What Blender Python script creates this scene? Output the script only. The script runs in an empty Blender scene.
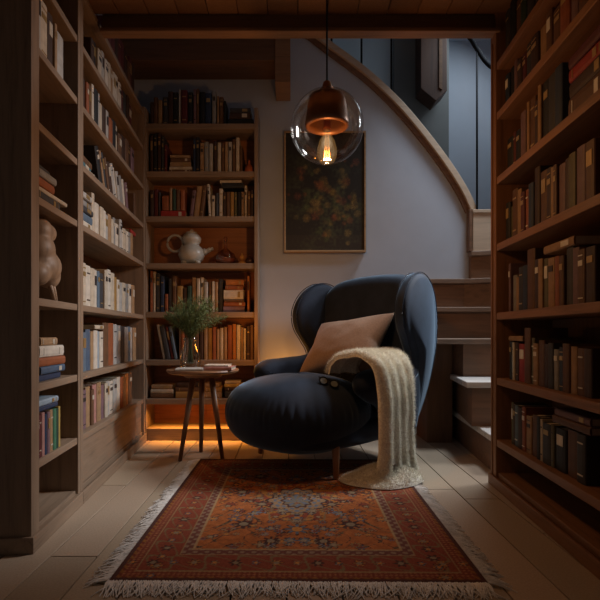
import bpy, bmesh, math, random
from mathutils import Vector, Matrix, noise
from mathutils.bvhtree import BVHTree
R = random.Random(11)
COL = bpy.context.scene.collection
PI = math.pi
F = 480.0                      # focal length in pixels of the 600 px frame
def X_at(px, y): return (px - 290.0) * y / F
def Z_at(py, y): return 0.8 - (py - 333.0) * y / F

# ------------------------------------------------------------------ materials
MATS = {}
def new_mat(name):
    m = bpy.data.materials.new(name); m.use_nodes = True
    return m, m.node_tree, m.node_tree.nodes['Principled BSDF']
def N(nt, t, **kw):
    n = nt.nodes.new(t)
    for k, v in kw.items():
        if k.startswith('i_'):
            n.inputs[k[2:].replace('_', ' ')].default_value = v
        else: setattr(n, k, v)
    return n
def rgb(c): return (c[0], c[1], c[2], 1.0)
def ramp(nt, stops):
    r = nt.nodes.new('ShaderNodeValToRGB'); e = r.color_ramp.elements
    e[0].position, e[0].color = stops[0][0], rgb(stops[0][1])
    e[1].position, e[1].color = stops[-1][0], rgb(stops[-1][1])
    for p, c in stops[1:-1]:
        x = e.new(p); x.color = rgb(c)
    return r
def wood(name, c, grain='Z', rough=.55, var=.35, scale=1.0, bump=.15):
    if name in MATS: return MATS[name]
    m, nt, b = new_mat(name)
    tc = N(nt, 'ShaderNodeTexCoord'); mp = N(nt, 'ShaderNodeMapping')
    s = [22 * scale] * 3; s['XYZ'.index(grain)] = 1.6 * scale
    mp.inputs['Scale'].default_value = s
    nt.links.new(tc.outputs['Object'], mp.inputs['Vector'])
    n1 = N(nt, 'ShaderNodeTexNoise'); n1.inputs['Scale'].default_value = 1.6; n1.inputs['Detail'].default_value = 6; n1.inputs['Distortion'].default_value = .7
    nt.links.new(mp.outputs['Vector'], n1.inputs['Vector'])
    n2 = N(nt, 'ShaderNodeTexNoise'); n2.inputs['Scale'].default_value = 7; n2.inputs['Detail'].default_value = 3
    nt.links.new(mp.outputs['Vector'], n2.inputs['Vector'])
    mx = N(nt, 'ShaderNodeMath', operation='MULTIPLY_ADD'); mx.inputs[1].default_value = .35
    nt.links.new(n2.outputs['Fac'], mx.inputs[0]); nt.links.new(n1.outputs['Fac'], mx.inputs[2])
    d = tuple(x * (1 - var) for x in c); l = tuple(min(1, x * (1 + var * .55)) for x in c)
    r = ramp(nt, [(.4, d), (.62, c), (.85, l)])
    nt.links.new(mx.outputs[0], r.inputs['Fac']); nt.links.new(r.outputs['Color'], b.inputs['Base Color'])
    bp = N(nt, 'ShaderNodeBump'); bp.inputs['Strength'].default_value = bump; bp.inputs['Distance'].default_value = .002
    nt.links.new(mx.outputs[0], bp.inputs['Height']); nt.links.new(bp.outputs['Normal'], b.inputs['Normal'])
    b.inputs['Roughness'].default_value = rough
    MATS[name] = m; return m
def plain(name, c, rough=.6, metal=0, sheen=0, var=.12, nscale=30, bump=0, spec=.5, sheen_tint=None):
    if name in MATS: return MATS[name]
    m, nt, b = new_mat(name)
    tc = N(nt, 'ShaderNodeTexCoord')
    n1 = N(nt, 'ShaderNodeTexNoise'); n1.inputs['Scale'].default_value = nscale; n1.inputs['Detail'].default_value = 4
    nt.links.new(tc.outputs['Object'], n1.inputs['Vector'])
    r = ramp(nt, [(.3, tuple(x * (1 - var) for x in c)), (.7, tuple(min(1, x * (1 + var)) for x in c))])
    nt.links.new(n1.outputs['Fac'], r.inputs['Fac']); nt.links.new(r.outputs['Color'], b.inputs['Base Color'])
    if bump:
        bp = N(nt, 'ShaderNodeBump'); bp.inputs['Strength'].default_value = bump; bp.inputs['Distance'].default_value = .003
        nt.links.new(n1.outputs['Fac'], bp.inputs['Height']); nt.links.new(bp.outputs['Normal'], b.inputs['Normal'])
    b.inputs['Roughness'].default_value = rough; b.inputs['Metallic'].default_value = metal
    b.inputs['Specular IOR Level'].default_value = spec
    if sheen:
        b.inputs['Sheen Weight'].default_value = sheen; b.inputs['Sheen Roughness'].default_value = .35
        if sheen_tint: b.inputs['Sheen Tint'].default_value = rgb(sheen_tint)
    MATS[name] = m; return m
def attr_mat(name, rough=.9, sheen=.0, bump=.0):
    m, nt, b = new_mat(name)
    a = N(nt, 'ShaderNodeVertexColor'); a.layer_name = 'Col'
    tc = N(nt, 'ShaderNodeTexCoord'); n1 = N(nt, 'ShaderNodeTexNoise'); n1.inputs['Scale'].default_value = 160; n1.inputs['Detail'].default_value = 3
    nt.links.new(tc.outputs['Object'], n1.inputs['Vector'])
    mr = N(nt, 'ShaderNodeMapRange'); mr.inputs['To Min'].default_value = .7; mr.inputs['To Max'].default_value = 1.25
    nt.links.new(n1.outputs['Fac'], mr.inputs['Value'])
    mm = N(nt, 'ShaderNodeVectorMath', operation='SCALE')
    nt.links.new(a.outputs['Color'], mm.inputs[0]); nt.links.new(mr.outputs['Result'], mm.inputs['Scale'])
    nt.links.new(mm.outputs['Vector'], b.inputs['Base Color']); b.inputs['Roughness'].default_value = rough
    b.inputs['Specular IOR Level'].default_value = .25
    if bump:
        bp = N(nt, 'ShaderNodeBump'); bp.inputs['Strength'].default_value = bump; bp.inputs['Distance'].default_value = .004
        nt.links.new(n1.outputs['Fac'], bp.inputs['Height']); nt.links.new(bp.outputs['Normal'], b.inputs['Normal'])
    MATS[name] = m; return m
def clear_glass(name, tint, gloss=.12, rough=.02):
    m, nt, b = new_mat(name)
    out = nt.nodes['Material Output']
    t = N(nt, 'ShaderNodeBsdfTransparent'); t.inputs['Color'].default_value = rgb(tint)
    g = N(nt, 'ShaderNodeBsdfGlossy'); g.inputs['Roughness'].default_value = rough
    fr = N(nt, 'ShaderNodeFresnel'); fr.inputs['IOR'].default_value = 1.45
    ad = N(nt, 'ShaderNodeMath', operation='MULTIPLY_ADD'); ad.inputs[1].default_value = .6; ad.inputs[2].default_value = gloss * .3
    nt.links.new(fr.outputs['Fac'], ad.inputs[0])
    mx = N(nt, 'ShaderNodeMixShader')
    nt.links.new(ad.outputs[0], mx.inputs['Fac']); nt.links.new(t.outputs[0], mx.inputs[1]); nt.links.new(g.outputs[0], mx.inputs[2])
    nt.links.new(mx.outputs[0], out.inputs['Surface']); nt.nodes.remove(b)
    MATS[name] = m; return m
def emit_mat(name, c, s):
    m, nt, b = new_mat(name)
    b.inputs['Base Color'].default_value = rgb(c); b.inputs['Emission Color'].default_value = rgb(c); b.inputs['Emission Strength'].default_value = s
    MATS[name] = m; return m

OAK = (.28, .195, .13)
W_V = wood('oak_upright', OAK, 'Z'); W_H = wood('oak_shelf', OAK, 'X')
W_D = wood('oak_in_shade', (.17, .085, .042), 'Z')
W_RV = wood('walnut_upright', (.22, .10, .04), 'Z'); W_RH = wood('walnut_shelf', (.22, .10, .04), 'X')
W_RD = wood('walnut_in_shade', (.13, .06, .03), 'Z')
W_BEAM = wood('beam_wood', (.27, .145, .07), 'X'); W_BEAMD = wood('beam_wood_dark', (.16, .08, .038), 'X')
W_STAIR = wood('stair_wood', (.19, .10, .055), 'X'); W_TREAD = wood('lit_tread_wood', (.62, .58, .54), 'X', rough=.4)
W_CAP = wood('rail_cap_wood', (.56, .43, .31), 'X', var=.2); W_POST = wood('post_wood', (.09, .045, .03), 'Z')
W_TABLE = wood('table_wood', (.27, .13, .06), 'X', rough=.4); W_LEG = wood('leg_wood', (.32, .15, .065), 'Z', rough=.4)
W_TLEG = wood('table_leg_wood', (.16, .07, .03), 'Z', rough=.4); W_CARVE = wood('carved_wood', (.34, .225, .14), 'Z', rough=.5)
PLASTER = plain('plaster', (.48, .535, .62), rough=.9, var=.03, nscale=6, bump=.08)
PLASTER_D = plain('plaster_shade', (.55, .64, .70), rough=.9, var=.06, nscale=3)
PLASTER_G = plain('plaster_shadow_grey', (.22, .235, .235), rough=.9, var=.08, nscale=3)
VELVET = plain('navy_velvet', (.018, .025, .042), rough=.7, sheen=.7, var=.3, nscale=7, bump=.12, spec=.2, sheen_tint=(.40, .56, .72))
PIPING = plain('navy_piping', (.018, .025, .042), rough=.8, sheen=.25, spec=.1)
PILLOW = plain('pillow_linen', (.36, .24, .165), rough=.9, sheen=.2, var=.12, nscale=90, bump=.25)
WOOL = plain('cream_wool', (.88, .80, .68), rough=.95, sheen=.4, var=.22, nscale=120, bump=.6)
PAPER = plain('book_paper', (.50, .43, .32), rough=.9, var=.1, nscale=200)
BLACK = plain('black_metal', (.008, .009, .012), rough=.7, spec=.15)
COPPER = plain('copper', (.42, .19, .08), rough=.3, metal=.85, var=.1)
BRASS = plain('brass', (.70, .36, .09), rough=.45, metal=.3)
CERAMIC = plain('cream_ceramic', (.52, .50, .44), rough=.3, var=.06, nscale=8)
ORANGE = plain('orange_glaze', (.50, .13, .04), rough=.25, var=.2, nscale=12)
FRINGE = plain('fringe_cotton', (.78, .73, .67), rough=.95, var=.15)
LEAF = plain('feathery_green', (.17, .23, .085), rough=.7, var=.5, nscale=14)
STEM = plain('green_stem', (.10, .12, .05), rough=.7)
GLASS = clear_glass('clear_glass', (.90, .90, .88))
AMBER_GLASS = clear_glass('amber_glass', (.90, .74, .64), gloss=.35)
SMOKE = clear_glass('smoked_glass', (.93, .88, .83), gloss=.12, rough=.09)
FLOORM = attr_mat('floor_boards', rough=.5, bump=.1)
RUGM = attr_mat('rug_pile', rough=.95, bump=.5)
ARTM = attr_mat('painted_canvas', rough=.6)

# ------------------------------------------------------------------ mesh helpers
class MB:
    def __init__(s): s.v = []; s.f = []; s.m = []; s.mats = []
    def add(s, vs, fs, m=0):
        o = len(s.v); s.v += [tuple(p) for p in vs]; s.f += [tuple(i + o for i in f) for f in fs]; s.m += [m] * len(fs)
    def box(s, x0, x1, y0, y1, z0, z1, m=0):
        s.add([(x0, y0, z0), (x1, y0, z0), (x1, y1, z0), (x0, y1, z0), (x0, y0, z1), (x1, y0, z1), (x1, y1, z1), (x0, y1, z1)],
              [(0, 3, 2, 1), (4, 5, 6, 7), (0, 1, 5, 4), (1, 2, 6, 5), (2, 3, 7, 6), (3, 0, 4, 7)], m)
    def prism(s, pts, fn, a, b, m=0):
        n = len(pts); vs = [fn(p, a) for p in pts] + [fn(p, b) for p in pts]
        fs = [tuple(range(n - 1, -1, -1)), tuple(range(n, 2 * n))] + [(i, (i + 1) % n, n + (i + 1) % n, n + i) for i in range(n)]
        s.add(vs, fs, m)
    def tube(s, pts, rad, n=10, m=0, closed=False):
        pts = [Vector(p) for p in pts]; k = len(pts)
        rr = rad if isinstance(rad, (list, tuple)) else [rad] * k
        vs = []; up = Vector((0, 0, 1))
        for i, p in enumerate(pts):
            if closed: t = pts[(i + 1) % k] - pts[i - 1]
            else: t = pts[min(i + 1, k - 1)] - pts[max(i - 1, 0)]
            t.normalize()
            a = t.cross(up)
            if a.length < 1e-3: a = t.cross(Vector((1, 0, 0)))
            a.normalize(); b = t.cross(a)
            for j in range(n):
                w = 2 * PI * j / n
                vs.append(p + (a * math.cos(w) + b * math.sin(w)) * rr[i])
        fs = []
        for i in range(k if closed else k - 1):
            i2 = (i + 1) % k
            for j in range(n):
                fs.append((i * n + j, i * n + (j + 1) % n, i2 * n + (j + 1) % n, i2 * n + j))
        if not closed: fs += [tuple(range(n - 1, -1, -1)), tuple(range((k - 1) * n, k * n))]
        s.add(vs, fs, m)
    def lathe(s, prof, n=32, c=(0, 0, 0), m=0, rib=0):
        vs = []; k = len(prof)
        for r, z in prof:
            for j in range(n):
                w = 2 * PI * j / n; q = r * (1 + rib * math.cos(w * 12))
                vs.append((c[0] + q * math.cos(w), c[1] + q * math.sin(w), c[2] + z))
        fs = [(i * n + j, i * n + (j + 1) % n, (i + 1) * n + (j + 1) % n, (i + 1) * n + j) for i in range(k - 1) for j in range(n)]
        if prof[0][0] > 1e-5: fs.append(tuple(range(n - 1, -1, -1)))
        if prof[-1][0] > 1e-5: fs.append(tuple(range((k - 1) * n, k * n)))
        s.add(vs, fs, m)
    def ball(s, c, r, n=16, k=10, m=0):
        r = r if isinstance(r, (tuple, list)) else (r, r, r)
        prof = [(math.sin(PI * i / k), -math.cos(PI * i / k)) for i in range(k + 1)]
        vs = []
        for a, z in prof:
            for j in range(n):
                w = 2 * PI * j / n
                vs.append((c[0] + a * math.cos(w) * r[0], c[1] + a * math.sin(w) * r[1], c[2] + z * r[2]))
        fs = [(i * n + j, i * n + (j + 1) % n, (i + 1) * n + (j + 1) % n, (i + 1) * n + j) for i in range(k) for j in range(n)]
        s.add(vs, fs, m)
    def puff(s, outline, thick, fn, bulge=0.0, m=0, rings=7, rr=None):
        """rounded slab on a closed 2-D outline (ccw); fn(a, b, h) -> point"""
        n = len(outline); r = rr or thick / 2
        nor = []
        for i in range(n):
            t = Vector(outline[(i + 1) % n]) - Vector(outline[i - 1]); t.normalize(); nor.append(Vector((t.y, -t.x)))
        cx = sum(p[0] for p in outline) / n; cy = sum(p[1] for p in outline) / n
        def side(sg):
            L = []
            for a in range(0, 7):
                ph = PI / 2 * a / 6
                L.append([(Vector(outline[i]) - nor[i] * r * (1 - math.cos(ph)), sg * (thick / 2 - r + r * math.sin(ph))) for i in range(n)])
            edge = [q[0] for q in L[-1]]
            for k in range(1, rings):
                q = 1 - k / rings
                L.append([(Vector((cx + (e.x - cx) * q, cy + (e.y - cy) * q)), sg * (thick / 2 + bulge * (1 - q * q))) for e in edge])
            return L
        fr, bk = side(1), side(-1)
        loops = fr[::-1] + bk[(1 if abs(r - thick / 2) < 1e-9 else 0):]
        vs = [fn(p.x, p.y, h) for lp in loops for p, h in lp]; fs = []
        for i in range(len(loops) - 1):
            for j in range(n):
                fs.append((i * n + j, i * n + (j + 1) % n, (i + 1) * n + (j + 1) % n, (i + 1) * n + j))
        a = len(vs); vs.append(fn(cx, cy, thick / 2 + bulge)); b = a + 1; vs.append(fn(cx, cy, -thick / 2 - bulge))
        for j in range(n):
            fs.append((a, (j + 1) % n, j)); q = (len(loops) - 1) * n; fs.append((b, q + j, q + (j + 1) % n))
        s.add(vs, fs, m)
    def build(s, name, mats, parent=None, smooth=False, bevel=0, col=None):
        me = bpy.data.meshes.new(name); me.from_pydata(s.v, [], s.f); me.validate()
        mats = mats if isinstance(mats, (list, tuple)) else [mats]
        for x in mats: me.materials.append(x)
        if len(mats) > 1: me.polygons.foreach_set('material_index', s.m)
        bm = bmesh.new(); bm.from_mesh(me); bmesh.ops.recalc_face_normals(bm, faces=bm.faces); bm.to_mesh(me); bm.free()
        if smooth: me.polygons.foreach_set('use_smooth', [True] * len(me.polygons))
        if col:
            ca = me.color_attributes.new('Col', 'FLOAT_COLOR', 'POINT')
            flat = []
            for c in col: flat += [c[0], c[1], c[2], 1.0]
            ca.data.foreach_set('color', flat)
        o = bpy.data.objects.new(name, me); COL.objects.link(o)
        if parent: o.parent = parent
        if bevel:
            b = o.modifiers.new('Bevel', 'BEVEL'); b.width = bevel; b.segments = 2; b.limit_method = 'ANGLE'
        return o
def smooth_loop(ctrl, n=72):
    k = len(ctrl); out = []; c = [Vector(p) for p in ctrl]
    per = max(2, n // k)
    for i in range(k):
        p0, p1, p2, p3 = c[i - 1], c[i], c[(i + 1) % k], c[(i + 2) % k]
        for j in range(per):
            t = j / per
            out.append(tuple(.5 * ((2 * p1) + (p2 - p0) * t + (2 * p0 - 5 * p1 + 4 * p2 - p3) * t * t + (3 * p1 - p0 - 3 * p2 + p3) * t ** 3)))
    a = sum(out[i][0] * out[(i + 1) % len(out)][1] - out[(i + 1) % len(out)][0] * out[i][1] for i in range(len(out)))
    return out if a > 0 else out[::-1]
def smooth_path(ctrl, per=8):
    c = [Vector(p) for p in ctrl]; c = [2 * c[0] - c[1]] + c + [2 * c[-1] - c[-2]]; out = []
    for i in range(1, len(c) - 2):
        p0, p1, p2, p3 = c[i - 1:i + 3]
        for j in range(per):
            t = j / per
            out.append(.5 * ((2 * p1) + (p2 - p0) * t + (2 * p0 - 5 * p1 + 4 * p2 - p3) * t * t + (3 * p1 - p0 - 3 * p2 + p3) * t ** 3))
    out.append(c[-2]); return out
def tag(o, label=None, cat=None, group=None, kind=None):
    if label: o['label'] = label
    if cat: o['category'] = cat
    if group: o['group'] = group
    if kind: o['kind'] = kind
    return o
def thing(name, label, cat, loc=(0, 0, 0), rz=0, group=None):
    o = bpy.data.objects.new(name, None); COL.objects.link(o); o.empty_display_size = .1
    o.location = loc; o.rotation_euler = (0, 0, rz)
    return tag(o, label, cat, group)
def struct(o, label=None): return tag(o, label, None, None, 'structure')
def bx(name, x0, x1, y0, y1, z0, z1, mat, parent=None, bevel=.003):
    b = MB(); b.box(x0, x1, y0, y1, z0, z1); return b.build(name, mat, parent, bevel=bevel)

# ------------------------------------------------------------------ setting
# floor: boards of a single floor
b = MB(); cols = []
xs = [-.86 + .17 * i for i in range(-5, 18)]
for i in range(len(xs) - 1):
    y = .3 - R.random() * .9
    first = True
    while y < 5.3:
        L = R.uniform(2.2, 3.4); e = min(5.35, y + L)
        if i == 5 and first: e = 1.72
        first = False
        t = R.uniform(.86, 1.12); c = (.46 * t, .35 * t * R.uniform(.98, 1.02), .25 * t)
        g = .0026
        n0 = len(b.v); b.box(xs[i] + g, xs[i + 1] - g, y + g, e - g, -.03, 0)
        cols += [c] * (len(b.v) - n0); y = e
n0 = len(b.v); b.box(xs[0], xs[-1], -.4, 5.35, -.06, -.018); cols += [(.04, .022, .012)] * (len(b.v) - n0)
struct(b.build('floor', FLOORM, col=cols, bevel=.002), 'wide pine floorboards running to the back wall')

# back wall with the curved stair opening
curve_px = [(299, 28), (312, 38), (330, 52), (352, 68), (375, 87), (400, 112), (425, 142), (445, 169), (460, 193), (469, 212)]
YW = 3.8
cur = [(X_at(p, YW), Z_at(q, YW)) for p, q in curve_px]
pts = [(p.x, p.y) for p in smooth_path([(-.1, 3.5)] + cur, 6)]
poly = [(-1.36, 0), (1.425, 0)] + pts[::-1] + [(-.4, 3.9), (-1.36, 3.9)]
b = MB(); b.prism(poly, lambda p, a: (p[0], a, p[1]), YW, YW + .14)
struct(b.build('wall_back', PLASTER), 'white plaster wall behind the chair with a curved stair edge')
# curved wooden cap over the stair edge
def strip(b, pts, o0, o1, y0, y1):
    L = []
    for i, p in enumerate(pts):
        t = Vector(pts[min(i + 1, len(pts) - 1)]) - Vector(pts[max(i - 1, 0)]); t.normalize(); n = Vector((-t.y, t.x))
        if n.y < 0: n = -n
        L.append((Vector(p) + n * o0, Vector(p) + n * o1))
    vs = []; fs = []
    for a, c in L: vs += [(a.x, y0, a.y), (c.x, y0, c.y), (c.x, y1, c.y), (a.x, y1, a.y)]
    k = len(L)
    for i in range(k - 1):
        for j in range(4): fs.append((4 * i + j, 4 * i + (j + 1) % 4, 4 * i + 4 + (j + 1) % 4, 4 * i + 4 + j))
    fs += [(0, 1, 2, 3), (4 * k - 4, 4 * k - 3, 4 * k - 2, 4 * k - 1)]
    b.add(vs, fs)
cap = thing('stair_stringer_cap', 'pale curved wooden capping sweeping down along the white stair wall', 'stair capping', (0, YW, 0))
b = MB(); strip(b, pts, .001, .05, -.05, .17); b.build('cap_board', W_CAP, cap, bevel=.004)
b = MB(); strip(b, pts, -.035, .0, -.028, -.001); b.build('cap_moulding', W_STAIR, cap, bevel=.003)

# other walls
struct(bx('wall_left', -1.5, -1.36, -.4, 5.3, 0, 3.9, PLASTER, bevel=0), 'left side wall behind the tall bookcases')
struct(bx('wall_right', 2.35, 2.5, -.4, 5.3, 0, 3.9, PLASTER, bevel=0), 'right side wall behind the bookcase')
struct(bx('wall_stairwell', -1.36, 2.35, 5.1, 5.25, 0, 3.9, PLASTER, bevel=0), 'pale stairwell wall beyond the curved capping')
struct(bx('wall_stairwell_recess', X_at(300, 4.85), X_at(393.5, 4.85), 4.85, 5.1, 0, 3.9, PLASTER_D, bevel=.004), 'blue grey stairwell wall panel behind the balusters')
struct(bx('wall_stairwell_pier', X_at(394, 4.8), X_at(449, 4.8), 4.8, 5.1, 0, 3.9, PLASTER_G, bevel=.004), 'stairwell pier coloured dark grey as wall in shadow behind the hanging timber post')  # shadow on the stairwell wall put into the grey plaster colour
# ceilings
b = MB(); cols = []
x = -1.355
while x < 2.35:
    w = .155; t = R.uniform(.8, 1.15)
    n0 = len(b.v); b.box(x + .002, min(x + w, 2.35) - .002, -.4, 2.511, 2.465, 2.49)
    cols += [(.25 * t, .13 * t, .062 * t)] * (len(b.v) - n0); x += w
n0 = len(b.v); b.box(-1.355, 2.35, -.4, 2.511, 2.485, 2.52); cols += [(.03, .016, .008)] * (len(b.v) - n0)
struct(b.build('ceiling', FLOORM, col=cols, bevel=.002), 'low boarded wooden ceiling in front of the beam')
struct(bx('ceiling_upper', -1.36, 2.35, 2.52, 5.3, 3.9, 3.98, PLASTER, bevel=0), 'upper ceiling over the stairwell')
struct(bx('wall_upper', -1.36, 2.35, 2.52, 2.545, 2.60, 3.9, PLASTER, bevel=0), 'wall above the wooden beam')
# beam over the nook
o = thing('beam_lintel', 'long wooden beam with a moulded lower edge spanning the nook', None, (0, 2.5, 0)); struct(o)
bx('beam_face', -.985, 1.09, .012, .04, 2.384, 2.60, W_BEAMD, o)  # darker wood copy carries the shadow on the recessed face
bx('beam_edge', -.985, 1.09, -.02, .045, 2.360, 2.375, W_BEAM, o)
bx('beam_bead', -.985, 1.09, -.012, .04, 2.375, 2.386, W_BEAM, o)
# soffit with its end block under the landing
o = thing('beam_soffit', 'timber soffit under the landing with shade in its dark colour and paler end block', None, (0, 3.5, 0)); struct(o)
bx('soffit_board', -1.35, X_at(276, 3.5), .02, .29, 2.80, 3.2, W_BEAMD, o)  # shade under the landing put into the darker wood colour
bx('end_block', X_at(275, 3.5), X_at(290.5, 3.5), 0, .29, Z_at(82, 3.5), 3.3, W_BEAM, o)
# hanging timber post in the stairwell
o = thing('hanging_post', 'dark wooden post hanging in the stairwell with pointed lower end', 'wooden post', (X_at(434, 4.55), 4.55, 0))
b = MB(); w = .125; zb = Z_at(101, 4.55)
b.prism([(-w, 3.89), (-w, zb + .12), (0.02, zb), (w, zb + .10), (w, 3.89)], lambda p, a: (p[0], a, p[1]), 0, .2)
b.build('post_shaft', W_POST, o, bevel=.006)
b = MB(); b.prism([(.045, 3.88), (.045, zb + .12), (.075, zb + .10), (.075, 3.88)], lambda p, a: (p[0], a, p[1]), -.015, 0); b.build('post_moulding', W_BEAMD, o)

# railing: black balusters with handrail
o = thing('stair_railing', 'slim black metal railing with round balusters above the curved capping', 'railing', (0, 0, 0))
rail = [(1.75, 3.72, Z_at(80, 3.72)), (X_at(490, 3.72), 3.72, Z_at(66, 3.72)), (X_at(477, 3.735), 3.735, Z_at(49, 3.735)), (X_at(465, 3.74), 3.74, Z_at(33, 3.74)), (1.1, 3.88, 3.45), (.75, 3.88, 3.72), (.4, 3.88, 3.87)]
b = MB(); b.tube(smooth_path(rail, 6), .017, 10); b.build('handrail', BLACK, o, smooth=True)
for p, y, q0, zt in ((477, 3.735, 208, Z_at(49, 3.735)), (331.5, 3.88, 51, 3.875), (361.5, 3.88, 73, 3.72), (391.5, 3.88, 101, 3.53)):
    x = X_at(p, y); zb_ = 1.762
    if y > 3.85:
        for (xa, za), (xb, zb2) in zip(pts, pts[1:]):
            if xa <= x <= xb: zb_ = za + (zb2 - za) * (x - xa) / (xb - xa) + .051 * math.hypot(1, (zb2 - za) / (xb - xa)) + .018
    b = MB(); b.tube([(x, y, zb_), (x, y, zt)], .0085, 8); b.build('baluster', BLACK, o, smooth=True)

# stairs
st = thing('staircase', 'wooden winding stair with open lower treads beside the right bookcase', 'staircase', (0, 0, 0))
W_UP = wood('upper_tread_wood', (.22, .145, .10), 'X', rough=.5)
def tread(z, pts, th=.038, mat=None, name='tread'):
    mat = W_TREAD if z < .7 else W_UP  # lower treads paler, skylight on them put into the wood colour
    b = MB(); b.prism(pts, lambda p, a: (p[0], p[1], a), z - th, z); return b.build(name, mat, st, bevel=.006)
def riser(z0, z1, pts, th=None, name='riser', mat=W_STAIR):
    b = MB(); b.prism(pts, lambda p, a: (p[0], p[1], a), z0, z1); return b.build(name, mat, st, bevel=.002)
xr = 2.1
# lowest tread: long side edge runs away from the camera
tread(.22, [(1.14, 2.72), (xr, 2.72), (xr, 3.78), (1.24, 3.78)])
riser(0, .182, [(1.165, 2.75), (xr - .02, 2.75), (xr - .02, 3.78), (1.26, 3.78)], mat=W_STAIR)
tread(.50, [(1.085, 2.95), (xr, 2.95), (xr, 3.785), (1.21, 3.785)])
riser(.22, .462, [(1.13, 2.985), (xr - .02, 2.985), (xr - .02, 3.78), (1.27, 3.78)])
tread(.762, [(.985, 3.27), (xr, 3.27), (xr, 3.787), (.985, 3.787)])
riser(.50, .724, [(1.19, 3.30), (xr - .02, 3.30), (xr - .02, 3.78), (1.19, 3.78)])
riser(.0, .724, [(1.0, 3.5), (1.185, 3.5), (1.185, 3.787), (1.0, 3.787)], mat=W_D, name='side_panel')  # solid block in shaded wood colour stands in for the side shade
tread(.99, [(.93, 3.5), (xr, 3.5), (xr, 3.79), (.93, 3.79)])
riser(.762, .952, [(.95, 3.53), (xr - .02, 3.53), (xr - .02, 3.785), (.95, 3.785)])
tread(1.215, [(.90, 3.66), (1.33, 3.66), (1.56, 3.58), (xr, 3.45), (xr, 3.793), (.90, 3.793)])
riser(.99, 1.177, [(.92, 3.69), (1.34, 3.69), (1.57, 3.61), (xr - .02, 3.50), (xr - .02, 3.79), (.92, 3.79)])
tread(1.435, [(1.405, 3.72), (xr, 3.52), (xr, 3.795), (1.405, 3.795)])
riser(1.215, 1.397, [(1.41, 3.745), (xr - .02, 3.56), (xr - .02, 3.79), (1.41, 3.79)])
nw = thing('newel_box', 'pale wooden newel box with a lid where the curved capping ends', 'newel box', (0, 0, 1.435))
bx('box_body', 1.425, 1.95, 3.735, 3.79, 0, .30, W_CAP, nw)
bx('box_lid', 1.42, 1.95, 3.725, 3.80, .30, .325, W_CAP, nw)
bx('corner_post', 1.395, 1.42, 3.73, 3.798, .002, .33, W_STAIR, nw)

# ------------------------------------------------------------------ books
PAL = {  # colour name: albedo
 'cream': (.60, .52, .40), 'ivory': (.68, .62, .52), 'grey': (.30, .30, .29), 'pale grey': (.47, .46, .43), 'black': (.018, .018, .020), 'charcoal': (.05, .05, .055),
 'navy': (.025, .045, .10), 'slate blue': (.12, .18, .25), 'teal': (.05, .17, .21), 'dark green': (.03, .07, .045), 'olive': (.14, .13, .06),
 'brown': (.15, .075, .035), 'dark brown': (.06, .03, .018), 'tan': (.40, .25, .13), 'ochre': (.42, .24, .07), 'rust': (.33, .10, .035), 'red': (.38, .035, .025),
 'maroon': (.12, .022, .024), 'pink': (.48, .24, .21), 'orange': (.48, .18, .045), 'blue': (.075, .125, .20), 'pale blue': (.33, .42, .50), 'green': (.06, .20, .11), 'mauve': (.22, .13, .15), 'yellow': (.55, .38, .10)}
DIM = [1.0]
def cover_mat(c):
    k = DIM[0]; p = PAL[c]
    return plain(('cover_' if k == 1 else 'dimmed_cover_') + c.replace(' ', '_'), p if k == 1 else (p[0] * k * 1.12, p[1] * k, p[2] * k * .8), rough=.62, var=.18, nscale=26)  # dim copies carry the weak light of the right side in their colour
GOLD = plain('gilt_band', (.45, .30, .12), rough=.4, metal=.4); DARKBAND = plain('dark_band', (.04, .03, .028), rough=.6); PALEBAND = plain('pale_band', (.6, .55, .45), rough=.7)
BOOKN = [0]; BOOKS = []
def make_book(t, h, d, c, label, group, band=None):
    """spine faces -Y at y=0, thickness along x, stands on z=0"""
    q = min(.003, t * .15)
    pr = [(0, d), (0, .006), (t * .06, .0025), (t * .28, 0), (t * .72, 0), (t * .94, .0025), (t, .006), (t, d), (t - q, d), (t - q, .008), (q, .008), (q, d)]
    b = MB(); b.v = []; n = len(pr)
    vs = [(x, y, 0) for x, y in pr] + [(x, y, h) for x, y in pr]
    quads = [(0, 1, 10, 11), (1, 2, 9, 10), (2, 3, 4, 9), (4, 5, 9), (5, 6, 9), (6, 7, 8, 9)]
    quads = [(0, 1, 10, 11), (1, 2, 3, 4, 5, 6, 9, 10), (6, 7, 8, 9)]
    fs = [tuple(reversed(f)) for f in quads] + [tuple(i + n for i in f) for f in quads] + [(i, (i + 1) % n, n + (i + 1) % n, n + i) for i in range(n)]
    b.add(vs, fs)
    o = b.build('book', cover_mat(c)); tag(o, label, 'book', group)
    p = MB(); p.box(q, t - q, .008, d - .004, .003, h - .003); p.build('page_block', PAPER, o)
    if band:
        mt = {'gold': GOLD, 'dark': DARKBAND, 'pale': PALEBAND}[band]
        for z0, z1 in R.choice([[(.72, .84)], [(.15, .18), (.8, .83)], [(.6, .85)], [(.1, .12), (.70, .80), (.88, .9)]]):
            p = MB(); p.box(t * .2, t * .8, -.0012, .002, h * z0, h * z1); p.build('title_band', mt, o)
    BOOKN[0] += 1; BOOKS.append(o)
    return o
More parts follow.
